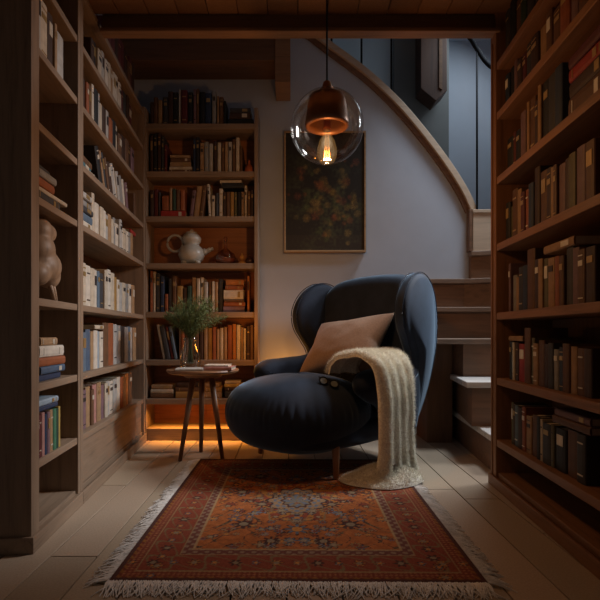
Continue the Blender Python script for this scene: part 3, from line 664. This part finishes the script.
b = MB(); b.add(vs, fs); b.build('canvas', ARTM, pa, col=cols)
bx('canvas_backing', -w + fw, w - fw, ya + .01, YW - .003, -h + fw, h - fw, BLACK, pa, bevel=0)

# ------------------------------------------------------------------ pendant lamp
YP = 2.3; s_ = YP / F
pc = Vector((X_at(327, YP), YP, 0)); zc = Z_at(127, YP); rg = 36.5 * s_
pl = thing('pendant_lamp', 'smoked glass globe pendant with copper inner shade and glowing bulb', 'pendant lamp', (pc.x, YP, 0))
b = MB(); b.tube([(0, 0, Z_at(82, YP)), (0, 0, 2.464)], .0045, 8); b.build('cord', BLACK, pl, smooth=True)
zt = zc + rg
b = MB(); b.lathe([(.0, zt + .045), (.010, zt + .045), (.018, zt + .038), (.024, zt + .018), (.029, zt - .004), (.03, zt - .012), (0, zt - .012)], 28); b.build('socket_cap', COPPER, pl, smooth=True)
b = MB(); k = 28
b.lathe([(max(.02, rg * math.sin(a)), zc + rg * math.cos(a)) for a in [.14 + (PI - .14 - 1e-3) * i / k for i in range(k + 1)]], 48); 
o = b.build('glass_globe', SMOKE, pl, smooth=True)
b = MB(); zs = Z_at(127, YP); zi = Z_at(95, YP); ri = 22 * s_
prof = [(.012, zi + .03), (.02, zi + .012), (ri * .55, zi + .004), (ri * .76, zi - .010), (ri * .86, zi - .035), (ri * .94, zs + .06), (ri * .98, zs + .03), (ri * 1.0, zs + .014), (ri * .98, zs + .002), (ri * .86, zs - .004), (ri * .84, zs + .03), (ri * .78, zi - .045), (ri * .7, zi - .02), (.02, zi - .004)]
b.lathe(prof, 40); b.build('inner_shade', plain('amber_shade', (.13, .055, .022), rough=.35, metal=.4), pl, smooth=True)
b = MB(); b.lathe([(.016, zs + .05), (.018, zs - .01), (.017, zs - .02), (0, zs - .02)], 20); b.build('bulb_socket', COPPER, pl, smooth=True)
zbm = Z_at(147, YP)
def glow_mat(name, c, st, tint=(1, 1, 1)):
    m, nt, b = new_mat(name); out = nt.nodes['Material Output']
    t = N(nt, 'ShaderNodeBsdfTransparent'); t.inputs['Color'].default_value = rgb(tint)
    e = N(nt, 'ShaderNodeEmission'); e.inputs['Color'].default_value = rgb(c); e.inputs['Strength'].default_value = st
    a = N(nt, 'ShaderNodeAddShader'); nt.links.new(t.outputs[0], a.inputs[0]); nt.links.new(e.outputs[0], a.inputs[1])
    nt.links.new(a.outputs[0], out.inputs['Surface']); nt.nodes.remove(b); return m
bu = MB(); bu.lathe([(.014, zs - .02), (.018, zs - .035), (.036, zbm + .03), (.047, zbm - .01), (.047, zbm - .04), (.036, zbm - .07), (.0, zbm - .085)], 28)
bulb = bu.build('light_bulb', glow_mat('warm_bulb_glass', (1.0, .52, .17), .06), pl, smooth=True)
fl = MB()
for i in range(6):
    w_ = 2 * PI * i / 6
    fl.tube([(.008 * math.cos(w_), .008 * math.sin(w_), zs - .035), (.014 * math.cos(w_ + .3), .014 * math.sin(w_ + .3), zbm - .055)], .0018, 6)
fl.build('filament', emit_mat('hot_filament', (1.0, .60, .26), .10), bulb, smooth=True)
for nm, zq, r_, st_ in (('hot_spot', zbm + .022, .017, .10), ('hot_spot', zbm + .020, .027, .05), ('hot_spot', zbm - .050, .013, .09), ('hot_spot', zbm - .022, .036, .03)):
    core = MB(); core.ball((0, 0, zq), (r_, r_, r_ * 1.5), 18, 14); core.build(nm, glow_mat('hot_spot_glow_%d' % int(r_ * 1000), (1.0, .78, .5), st_), bulb, smooth=True)

# ------------------------------------------------------------------ side table with its things
tx, ty = -.558, 3.08; ztop = Z_at(369, 3.08)
tb = thing('side_table', 'small round wooden side table on splayed legs left of armchair', 'side table', (tx, ty, 0))
b = MB(); b.lathe([(0, ztop - .026), (.205, ztop - .026), (.222, ztop - .018), (.229, ztop - .008), (.226, ztop), (0, ztop)], 56); b.build('tabletop', W_TABLE, tb, smooth=False, bevel=0)
b = MB(); b.lathe([(0, ztop - .05), (.115, ztop - .05), (.13, ztop - .028), (0, ztop - .028)], 40); b.build('apron', W_TABLE, tb)
for (p, q, up) in ((180, 461, 194), (222.5, 459, 213), (201, 452, 203)):
    Yf = .8 * F / (q - 333); fx = X_at(p, Yf) - tx; fy = Yf - ty
    b = MB(); b.tube([(fx * .42, fy * .42, ztop - .03), (fx, fy, .0)], [.021, .0125], 14); b.build('leg', W_TLEG, tb, smooth=True)
# glass vase with feathery greenery
vz = ztop + .001; vx, vy = X_at(190, 3.12), 3.13
gv = thing('glass_vase', 'clear glass vase holding feathery greens on the side table', 'vase', (vx, vy, vz))
b = MB(); b.lathe([(.0, .0), (.055, 0), (.064, .01), (.068, .05), (.062, .10), (.045, .15), (.042, .175), (.052, .20), (.049, .20), (.039, .175), (.042, .15), (.058, .10), (.064, .05), (.058, .014), (.0, .012)], 36); b.build('vase_glass', GLASS, gv, smooth=True)
gr = thing('greenery', 'bunch of fine feathery green stems standing in the glass vase', 'plant', (vx, vy, vz))
rg_ = random.Random(3); sb = MB(); lb = MB()
for i in range(64):
    a = rg_.uniform(0, 2 * PI); q = math.sqrt(rg_.random()); rr = .215 * q; hh = .205 + .265 * math.sqrt(max(0, 1 - .75 * q * q)) * rg_.uniform(.72, 1.0)
    tip = Vector((rr * math.cos(a) + .035, rr * .8 * math.sin(a), hh + .01))
    base = Vector((rg_.uniform(-.02, .02), rg_.uniform(-.02, .02), .03)); mid = Vector((tip.x * .08, tip.y * .08, .195))
    pts_ = smooth_path([base, mid, mid.lerp(tip, .5) + Vector((0, 0, .02)), tip], 5)
    sb.tube(pts_, [.0016] * len(pts_), 5)
    for k_ in range(len(pts_) - 1):
        if pts_[k_].z < .22: continue
        for e in range(13):
            p_ = pts_[k_].lerp(pts_[k_ + 1], rg_.random())
            d_ = Vector((rg_.gauss(0, 1), rg_.gauss(0, 1), rg_.gauss(.5, .8))).normalized()
            L_ = rg_.uniform(.018, .042); sd = d_.cross(Vector((rg_.gauss(0, 1), rg_.gauss(0, 1), rg_.gauss(0, 1)))).normalized() * .0016
            e_ = p_ + d_ * L_; m_ = p_ + d_ * L_ * .5
            lb.add([p_, m_ + sd, e_, m_ - sd], [(0, 1, 2, 3)])
sb.build('stems', STEM, gr); lb.build('foliage', LEAF, gr)
# two books on the table
DIM[0] = 1.0
TBC = Case((tx, ty, 0), 0)
o = make_book(.014, .165, .125, 'pale grey', 'thin pale grey booklet lying at the front of side table', None, None); TBC.put(o, -.135, -.185, vz, flat=True, t=.014, yaw=.10)
o = make_book(.022, .175, .13, 'pink', 'pinkish book lying under white booklet on side table', None, None); TBC.put(o, .025, -.12, vz, flat=True, t=.022, yaw=-.12)
o = make_book(.010, .15, .12, 'ivory', 'thin white booklet on top of pinkish book on side table', None, None); TBC.put(o, .028, -.115, vz + .0225, flat=True, t=.01, yaw=-.06)

DIM[0] = 1.0
merge_small()
# ------------------------------------------------------------------ rug
RX0, RX1, RY0, RY1 = -.57, .635, 1.522, 3.0
cxr = (RX0 + RX1) / 2; cyr = (RY0 + RY1) / 2; hw, hl = (RX1 - RX0) / 2, (RY1 - RY0) / 2
rug = thing('rug', 'red and orange patterned oriental rug with cream fringe before the armchair', 'rug', (cxr, cyr, 0), -.012)
def C(*a): return Vector(a)
c_field, c_red, c_dark, c_cream, c_blue, c_orng, c_line = C(.40, .118, .032), C(.235, .053, .025), C(.075, .03, .022), C(.46, .32, .19), C(.14, .15, .17), C(.52, .20, .045), C(.40, .24, .11)
rr_ = random.Random(8); mot = []
def flower(x, y, r, c1, c2, k): mot.append((x, y, r, c1, c2, k))
for i in range(150):
    x, y = rr_.uniform(0, hw - .24), rr_.uniform(-hl + .24, hl - .24)
    flower(x, y, rr_.uniform(.011, .033), rr_.choice([c_blue, c_dark, c_cream * .6, c_red, c_blue * 1.4, c_line * .7]), rr_.choice([c_cream * .7, c_orng, c_red]), rr_.choice([5, 6, 8]))
for y in (-.33, .33): flower(.0, y, .06, c_blue, c_orng, 8)
for x, y, r in ((.22, -.28, .05), (.16, -.05, .045), (.27, .12, .05), (.2, .38, .05), (.10, -.44, .04)): flower(x, y, r, c_dark, c_cream * .6, 8)
bm_ = []
for i in range(22):
    t_ = (i + .5) / 22; bm_.append((hw - .125, -hl + 2 * hl * t_)); 
for i in range(17):
    t_ = (i + .5) / 17; bm_.append((-hw + 2 * hw * t_, hl - .125))
grid = {}
def gadd(m):
    x, y, r = m[:3]
    for gx in range(int((x - r + 2) * 20), int((x + r + 2) * 20) + 1):
        for gy in range(int((y - r + 2) * 20), int((y + r + 2) * 20) + 1): grid.setdefault((gx, gy), []).append(m)
for m in mot:
    gadd(m)
for i, (x, y) in enumerate(bm_):
    m = (x, y, .026 if i % 2 else .018, [c_blue, c_orng * .8, c_cream * .55, c_dark][i % 4], [c_orng, c_cream * .6][i % 2], 6 if i % 2 else 5)
    gadd((abs(x) if False else x, y) + m[2:])
    gadd((-x, y) + m[2:]); gadd((x, -y) + m[2:])
def rug_col(x, y):
    d = min(hw - abs(x), hl - abs(y)); n = noise.noise(Vector((x * 38, y * 38, 0))); n2 = noise.noise(Vector((x * 110, y * 110, 3)))
    if d < .018: c = c_dark * 1.2
    elif d < .03: c = c_orng * .55 if int((x + y) * 60) % 2 else c_red * .8
    elif d < .062: c = c_red * .9 + (c_line * .35 if math.sin((x - y) * 190) * math.sin((x + y) * 190) > .25 else C(0, 0, 0))
    elif d < .068: c = c_line * .8
    elif d < .182: 
        c = c_red * 1.05
        v = abs(math.sin((x + y) * 27)) - abs((d - .125) / .05)
        if abs(v) < .10: c = c_line * .55
    elif d < .188: c = c_line * .8
    elif d < .222: c = c_dark * 1.3 + (c_cream * .4 if math.sin((x) * 150) * math.sin((y) * 150) > .2 else c_red * .3)
    elif d < .23: c = c_line
    else:
        c = c_field * (1 + .35 * n)
        # central medallion and vines
        q = math.hypot(x / .20, y / .26); an = math.atan2(y / .26, x / .2); ed = 1 + .10 * math.cos(an * 12)
        if q < ed * .30: c = c_cream * .45 if math.cos(an * 8 + q * 9) > 0 else c_blue
        elif q < ed * .36: c = c_dark
        elif q < ed * .62: c = c_cream * .42 + c_orng * .25 if math.cos(an * 12) * math.sin(q * 34) > -.1 else c_blue * 1.1
        elif q < ed * .68: c = c_dark
        elif q < ed * .95: c = c_red * 1.2 if math.sin(an * 16 + q * 14) > 0 else c_orng * .8
        elif q < ed: c = c_line * .7
        vine = abs(math.sin(abs(x) * 26 + 2.2 * math.sin(y * 19))) * abs(math.sin(y * 23 + 2 * math.sin(abs(x) * 21)))
        if vine < .045 and q > 1.05: c = c_line * .45 if n2 > 0 else c_dark
    xs_ = abs(x) if d > .23 else x
    for m in grid.get((int((xs_ + 2) * 20), int((y + 2) * 20)), ()):
        dx, dy = xs_ - m[0], y - m[1]; q = math.hypot(dx, dy) / m[2]
        if q < 1:
            pet = .72 + .28 * math.cos(m[5] * math.atan2(dy, dx))
            if q < pet: c = m[4] if q < .38 else (c_dark if q > pet - .16 else m[3])
    return c * (1 + .22 * n2)
NX, NY = 260, 330; vs = []; cols = []; fs = []
for j in range(NY + 1):
    for i in range(NX + 1):
        x, y = -hw + 2 * hw * i / NX, -hl + 2 * hl * j / NY
        vs.append((x, y, .011)); cols.append(tuple(max(0, k) for k in rug_col(x, y)))
for j in range(NY):
    for i in range(NX):
        a = j * (NX + 1) + i; fs.append((a, a + 1, a + NX + 2, a + NX + 1))
per = [i for i in range(NX + 1)] + [j * (NX + 1) + NX for j in range(1, NY + 1)] + [NY * (NX + 1) + i for i in range(NX - 1, -1, -1)] + [j * (NX + 1) for j in range(NY - 1, 0, -1)]
o0 = len(vs)
for p_ in per: vs.append((vs[p_][0], vs[p_][1], .001)); cols.append((.05, .02, .015))
for i in range(len(per)): fs.append((per[i], o0 + i, o0 + (i + 1) % len(per), per[(i + 1) % len(per)]))
b = MB(); b.add(vs, fs); b.build('rug_field', RUGM, rug, col=cols)
def fringe(sidefn, n, L, seed):
    r = random.Random(seed); b = MB()
    for i in range(n):
        t_ = (i + r.uniform(-.4, .4) + .5) / n; base, out, along = sidefn(t_)
        l_ = L * r.uniform(.65, 1.2); sw = r.gauss(0, .35); pts_ = []
        for k in range(5):
            q = k / 4; p_ = base + out * (l_ * q) + along * (sw * l_ * q * q + r.gauss(0, .0015)); pts_.append((p_.x, p_.y, max(.0025, .009 * (1 - q) + .004 * math.sin(q * 3) + r.uniform(0, .003))))
        b.tube(pts_, [.0026, .0026, .0024, .002, .0012], 5)
    return b
V = Vector
fringe(lambda t_: (V((-hw + 2 * hw * t_, -hl, 0)), V((0, -1, 0)), V((1, 0, 0))), 420, .07, 1).build('fringe', FRINGE, rug)
fringe(lambda t_: (V((-hw, -hl + 2 * hl * t_, 0)), V((-1, -.25, 0)), V((0, 1, 0))), 400, .062, 2).build('fringe', FRINGE, rug)
fringe(lambda t_: (V((hw, -hl + 2 * hl * t_, 0)), V((1, -.25, 0)), V((0, 1, 0))), 400, .062, 3).build('fringe', FRINGE, rug)

# ------------------------------------------------------------------ wingback armchair
CH = Vector((.623, 3.342, 0)); TH = -.886
ch = thing('armchair', 'navy blue velvet wingback armchair with plump round seat and wooden legs', 'armchair', CH, TH)
CM = Matrix.Translation(CH) @ Matrix.Rotation(TH, 4, 'Z')
half = [(0, .20), (.20, .20), (.34, .24), (.385, .5), (.40, .75), (.41, .95), (.395, 1.09), (.30, 1.165), (.15, 1.19)]
outl = smooth_loop([(0, 1.195)] + [(-x, z) for x, z in half[::-1][:-1]] + [(0, .20)] + half[1:], 96)
def backfn(a, c, h): return (a, -.055 - .13 * (1 - c / 1.2) + .35 * a * a * -.5 - h, c)
b = MB(); b.puff(outl, .17, backfn, bulge=.02); back = b.build('backrest', VELVET, ch, smooth=True)
wing_ctrl = [(-.11, .2), (-.01, .45), (.045, .75), (.045, .95), (-.0, 1.09), (-.10, 1.16), (-.22, 1.155), (-.325, 1.08), (-.385, .96), (-.375, .84), (-.315, .74), (-.27, .66), (-.25, .5), (-.24, .3), (-.21, .19), (-.16, .175)]
wout = smooth_loop(wing_ctrl, 112)
for s in (1, -1):
    def wfn(a, c, h, s=s):
        xx = .40 + .065 * max(0, -a / .38) * (c > 0) - (.14 * (1 - c / .75) ** 1.6 if c < .75 else 0)
        return (s * (xx + h), a, c)
    b = MB(); b.puff(wout, .095, wfn, bulge=.035, rings=10); w_ = b.build('wing', VELVET, ch, smooth=True)
    b = MB(); b.tube([wfn(p[0] * 1.0, p[1], .028) for p in wout], .0032, 6, closed=True); b.build('piping', PIPING, w_, smooth=True)
    b = MB(); b.tube([wfn(p[0] * 1.0, p[1], -.028) for p in wout], .0032, 6, closed=True); b.build('piping', PIPING, w_, smooth=True)
    arm_ctrl = [(-.16, .22), (-.14, .45), (-.18, .615), (-.32, .612), (-.48, .602), (-.60, .59), (-.66, .545), (-.655, .475), (-.58, .42), (-.47, .37), (-.40, .28), (-.36, .21), (-.28, .20)]
    aout = smooth_loop(arm_ctrl, 84)
    def afn(a, c, h, s=s):
        if s < 0: a, c, x0_ = a * 1.12, c * 1.04, .432
        else: x0_ = .405
        return (s * (x0_ + h - (.05 * (1 - c / .5) if c < .5 else 0)), a, c)
    b = MB(); b.puff(aout, .15, afn, bulge=.008, rr=.07); b.build('arm', VELVET, ch, smooth=True)
sb_out = smooth_loop([(-.30, -.10), (.30, -.10), (.36, -.4), (.37, -.72), (.28, -.95), (0, -1.02), (-.28, -.95), (-.37, -.72), (-.36, -.4)], 72)
b = MB(); b.puff(sb_out, .14, lambda a, c, h: (a, c, .235 + h), rr=.05); b.build('seat_base', VELVET, ch, smooth=True)
# plump round seat
SC = V((-.02, -.725, .330)); b = MB(); nu, nv = 360, 60; vs = []; fs = []
def sp(v, e): return math.copysign(abs(v) ** e, v)
for j in range(nv + 1):
    ph = -PI / 2 + PI * j / nv
    for i in range(nu):
        a = 2 * PI * i / nu
        cr_ = sp(math.cos(ph), .80); zz_ = sp(math.sin(ph), .92)
        pleat = .014 * (abs(math.sin(a * 27 + 1.2 * math.sin(a * 5))) - .6) * math.exp(-((ph - .16) / .24) ** 2) * (1 if math.cos(a - 3.55) > .72 else 0.25 + .75 * (math.cos(a + .55) > .8)) * max(.12, noise.noise(V((math.cos(a) * 4, math.sin(a) * 4, 2))) + .55)
        rad = 1 + pleat / .43
        lump = .012 * noise.noise(V((math.cos(a) * 1.3, math.sin(a) * 1.3, ph * 1.2)))
        x = .412 * rad * cr_ * sp(math.cos(a), .88); y = .425 * rad * cr_ * sp(math.sin(a), .88)
        vs.append((SC.x + x, SC.y + y, SC.z + .228 * zz_ + lump - .018 * (y / .43) * -1 * 0))
for j in range(nv):
    for i in range(nu): fs.append((j * nu + i, j * nu + (i + 1) % nu, (j + 1) * nu + (i + 1) % nu, (j + 1) * nu + i))
b.add(vs, fs); seat = b.build('seat_cushion', VELVET, ch, smooth=True)
seat_bvh = BVHTree.FromPolygons([CM @ V(v) for v in vs], fs)
for lx, ly, s_x, s_y in ((.349, -.77, .02, -.02), (-.349, -.77, -.02, -.02), (.27, -.10, .03, .05), (-.27, -.10, -.03, .05)):
    b = MB(); b.tube([(lx - s_x, ly - s_y, .23), (lx, ly, .017)], [.025, .0145], 14); b.build('leg', W_LEG, ch, smooth=True)

# pillow leaning on the back
pm = CM @ Matrix.Translation((.038, -.385, .718)) @ Matrix.Rotation(math.radians(-37), 4, 'X') @ Matrix.Rotation(math.radians(-7), 4, 'Y')
b = MB(); n = 36; vs = []; fs = []; hwp, hhp = .31, .225
for sg in (1, -1):
    for j in range(n + 1):
        for i in range(n + 1):
            u, v = -1 + 2 * i / n, -1 + 2 * j / n
            t_ = ((1 - u ** 2) * (1 - v ** 2)) ** .42
            pinch = 1 - .19 * (1 - abs(u * v)) * (max(abs(u), abs(v)) ** 2)
            wr = .006 * noise.noise(V((u * 3, v * 3, 5 + sg))) * t_
            vs.append((u * hwp * pinch, sg * (.098 * t_) + wr, v * hhp * pinch))
    o0 = 0 if sg == 1 else (n + 1) ** 2
    for j in range(n):
        for i in range(n):
            a = o0 + j * (n + 1) + i; f_ = (a, a + 1, a + n + 2, a + n + 1); fs.append(f_ if sg == -1 else f_[::-1])
b.add(vs, fs); o = b.build('pillow', PILLOW, None, smooth=True)
bm = bmesh.new(); bm.from_mesh(o.data); bmesh.ops.remove_doubles(bm, verts=bm.verts, dist=.0005); bm.to_mesh(o.data); bm.free()
o.matrix_world = pm; tag(o, 'square tan linen pillow leaning against the navy chair back', 'pillow')

# cream throw over the right arm
TW = thing('throw_blanket', 'fuzzy cream knitted throw draped over chair arm down to floor', 'blanket', CM @ V((.5, -.5, 0)), TH)
IM = Matrix.Translation((-.5, .5, 0))
prof = smooth_path([(.236, 0, .56), (.246, 0, .59), (.266, 0, .618), (.30, 0, .642), (.35, 0, .652), (.405, 0, .660), (.458, 0, .652), (.503, 0, .62), (.525, 0, .55), (.532, 0, .45), (.535, 0, .34), (.535, 0, .2), (.535, 0, .13), (.535, 0, .085), (.535, 0, .06)], 7)
ns = len(prof); nvv = 120; rt = random.Random(4)
def throw_pt(i, j, off=0):
    p_ = prof[i]; q = i / (ns - 1); v = j / nvv
    t_ = prof[min(i + 1, ns - 1)] - prof[max(i - 1, 0)]; t_.normalize(); nrm = V((-t_.z, 0, t_.x))
    if nrm.z < -.2 or (abs(nrm.z) < .2 and nrm.x < 0 and p_.x > .45): nrm = -nrm
    wob = .02 * math.sin(q * 5 + 1)
    y = -.695 + .32 * v + wob * (v - .5)
    hang = max(0, min(1, (q - .38) / .25)); fl_ = max(0, (q - .80) / .20)
    y = y + (v - .5) * (-.06 * hang) + fl_ * (v - .5) * .05
    fr_ = (v * 4 + .06 * math.sin(q * 4) * v * (1 - v)) % 1.0; fold = math.sqrt(max(0, 1 - (2 * fr_ - 1) ** 2))
    amp = .024 + .028 * hang
    o_ = p_ + nrm * (amp * fold + off + .006 * noise.noise(V((v * 9, q * 14, 0)))) 
    if q < .36: w3 = min(1, max(0, (v - .25) / .4)); o_.x += .075 * w3 * (1 - q / .36)
    return V((o_.x, y, max(.013, o_.z))), nrm
vs = []; fs = []
for off in (.0, .022):
    for i in range(ns):
        for j in range(nvv + 1):
            p_, _ = throw_pt(i, j, off - (.0 if 0 < j < nvv and 0 < i < ns - 1 else (off - .011))); vs.append(IM @ p_)
o0 = ns * (nvv + 1)
for i in range(ns - 1):
    for j in range(nvv):
        a = i * (nvv + 1) + j; f_ = (a, a + 1, a + nvv + 2, a + nvv + 1); fs += [f_, tuple(o0 + k for k in f_[::-1])]
edge = [j for j in range(nvv + 1)] + [i * (nvv + 1) + nvv for i in range(1, ns)] + [(ns - 1) * (nvv + 1) + j for j in range(nvv - 1, -1, -1)] + [i * (nvv + 1) for i in range(ns - 2, 0, -1)]
for k in range(len(edge)): a, c = edge[k], edge[(k + 1) % len(edge)]; fs.append((a, c, o0 + c, o0 + a))
b = MB(); b.add(vs, fs); b.build('knitted_cloth', WOOL, TW, smooth=True)
fz = MB()
for k in range(60000):
    i, j = rt.uniform(0, ns - 1.01), rt.uniform(0, nvv - .01); i0, j0 = int(i), int(j)
    p_, nr = throw_pt(i0, j0, .021); p2, _ = throw_pt(i0 + 1, j0 + 1, .021); p_ = IM @ V((p_.x + (p2.x - p_.x) * (i - i0), p_.y + (p2.y - p_.y) * (j - j0), p_.z + (p2.z - p_.z) * (i - i0)))
    if j0 < 3 : nr = (nr + V((0, -1.2, 0))).normalized()
    d_ = (nr + V((rt.gauss(0, .7), rt.gauss(0, .7), rt.gauss(-.15, .6)))).normalized(); L_ = rt.uniform(.008, .026)
    sd = d_.cross(V((rt.gauss(0, 1), rt.gauss(0, 1), rt.gauss(0, 1)))).normalized() * .0007
    e_ = p_ + d_ * L_; e_.z = max(e_.z, .016); fz.add([p_ - sd, p_ + sd, e_], [(0, 1, 2)])
fz.build('fuzz', WOOL, TW)
# a loose heap of the throw on the floor
hp = MB(); nA, nB = 72, 40; vs = []; fs = []
for i in range(nA + 1):
    for j in range(nB + 1):
        u, v = i / nA, j / nB
        a = u * 2 * PI; r_ = v
        ex = .205 * (1 + .10 * math.sin(a * 2 + 1) + .05 * math.sin(a * 5)); ey = .125 * (1 + .10 * math.sin(a * 3))
        wx, wy = ex * r_ * math.cos(a), ey * r_ * math.sin(a)
        x, y = wx * .632 - wy * .775, wx * .775 + wy * .632
        z = .016 + .082 * (1 - r_ ** 3.0) ** .8 * (.62 + .55 * max(0, (wx + .08) / .28) + .45 * noise.noise(V((x * 8, y * 8, 2)))) + .012 * math.sin(wy * 60 + wx * 22 + 2 * math.sin(wx * 20)) * (1 - r_ ** 2)
        vs.append((.535 + x - .5, -.615 + y + .5, max(.016, z)))
for i in range(nA):
    for j in range(nB): a = i * (nB + 1) + j; fs.append((a, a + 1, a + nB + 2, a + nB + 1))
hp.add(vs, fs); hpo = hp.build('floor_fold', WOOL, TW, smooth=True)
fz = MB()
for k in range(15000):
    f_ = rt.choice(fs); a, c = V(vs[f_[0]]), V(vs[f_[2]]); p_ = a.lerp(c, rt.random())
    d_ = V((rt.gauss(0, .8), rt.gauss(0, .8), 1)).normalized(); L_ = rt.uniform(.010, .024); sd = d_.cross(V((rt.gauss(0, 1), rt.gauss(0, 1), 0))).normalized() * .0011
    fz.add([p_ - sd, p_ + sd, p_ + d_ * L_], [(0, 1, 2)])
fz.build('fuzz', WOOL, hpo)

# eyeglasses on the seat
def ray(px, py):
    d_ = V(((px - 290) / F, 1, -(py - 333) / F)).normalized(); return seat_bvh.ray_cast(V((0, 0, .8)), d_)
hit = ray(328, 384.5)
loc = hit[0] if hit[0] else V((.2, 2.6, .53)); nr = hit[1] if hit[0] else V((0, 0, 1))
if nr.z < 0: nr = -nr
ax = V((1, -.12, 0)); ax = (ax - nr * ax.dot(nr)).normalized(); ay = nr.cross(ax)
eg = thing('eyeglasses', 'dark round framed eyeglasses lying folded on the velvet seat', 'eyeglasses')
eg.matrix_world = Matrix.Translation(loc + nr * .014) @ Matrix((ax, ay, nr)).transposed().to_4x4()
for s in (-1, 1):
    b = MB(); b.tube([(s * .031 + .024 * math.cos(a), -.006 + .022 * math.sin(a) * .9, .012 * math.sin(a) + .004) for a in [2 * PI * i / 28 for i in range(28)]], .0042, 8, closed=True); rim = b.build('rim', BLACK, eg, smooth=True)
    b = MB(); b.add([(s * .031, -.006, .004)] + [(s * .031 + .023 * math.cos(a), -.006 + .021 * math.sin(a) * .9, .0115 * math.sin(a) + .004) for a in [2 * PI * i / 28 for i in range(28)]], [(0, 1 + i, 1 + (i + 1) % 28) for i in range(28)]); b.build('lens', plain('lens_glass', (.15, .17, .17), rough=.15), rim)
    b = MB(); b.tube([(s * .055, -.002, .008), (s * .062, .02, .006), (s * .02, .034, .004), (-s * .04, .032 + .004 * s, -.004)], .0022, 8); b.build('temple', BLACK, eg, smooth=True)
b = MB(); b.tube(smooth_path([(-.009, -.002, .006), (0, .002, .010), (.009, -.002, .006)], 4), .0024, 8); b.build('bridge', BLACK, eg, smooth=True)

# ------------------------------------------------------------------ light, world, camera
def light(name, kind, loc, power, col, **kw):
    l = bpy.data.lights.new(name, kind); l.energy = power; l.color = col
    o = bpy.data.objects.new(name, l); COL.objects.link(o); o.location = loc
    for k, v in kw.items():
        if k == 'aim': o.rotation_euler = (V(v) - V(loc)).to_track_quat('-Z', 'Y').to_euler()
        else: setattr(l, k, v)
    return o
light('bulb_light', 'POINT', (pc.x, YP, zbm - .10), 10.0, (1.0, .47, .17), shadow_soft_size=.03)
light('stairwell_daylight', 'AREA', (2.1, 2.98, 2.35), 12.5, (.92, .95, 1.0), shape='RECTANGLE', size=.35, size_y=.6, aim=(-1.0, 2.1, .12), spread=math.radians(76))
light('stairwell_skylight', 'AREA', (1.65, 3.25, 3.7), 13, (.80, .9, 1.0), size=.5, aim=(1.32, 3.2, 0), spread=math.radians(84))
light('stairwell_upper_daylight', 'AREA', (1.9, 4.3, 3.6), 5.0, (.82, .92, 1.0), size=.7, aim=(1.2, 4.8, 2.0))
light('added_strip_glow', 'AREA', ((BX0 + BX1) / 2, 3.575, .255), 2.3, (1.0, .40, .06), shape='RECTANGLE', size=.74, size_y=.015, aim=((BX0 + BX1) / 2, 3.585, 0), spread=math.radians(110))  # added unseen strip, gives the warm glow along the bookcase base
light('low_lamp_glow', 'POINT', (-.03, 3.62, .50), 1.6, (1.0, .36, .05), shadow_soft_size=.05)
light('added_side_glow', 'POINT', (-.27, 3.30, .80), 1.7, (1.0, .34, .04), shadow_soft_size=.04)  # added bare light with no lamp there, warms pillow and spines
w = bpy.data.worlds.new('World'); bpy.context.scene.world = w; w.use_nodes = True
bg = w.node_tree.nodes['Background']; bg.inputs['Color'].default_value = (.75, .66, .58, 1); bg.inputs['Strength'].default_value = .05
cam = bpy.data.cameras.new('Camera'); co = bpy.data.objects.new('Camera', cam); COL.objects.link(co)
co.location = (0, 0, .8); co.rotation_euler = (PI / 2, 0, 0); cam.sensor_width = 36; cam.lens = 36 * F / 600; cam.shift_x = 10 / 600; cam.shift_y = 33 / 600; cam.clip_start = .02
sc = bpy.context.scene; sc.camera = co
sc.view_settings.view_transform = 'Standard'; sc.view_settings.look = 'None'; sc.view_settings.exposure = 0; sc.view_settings.gamma = 1
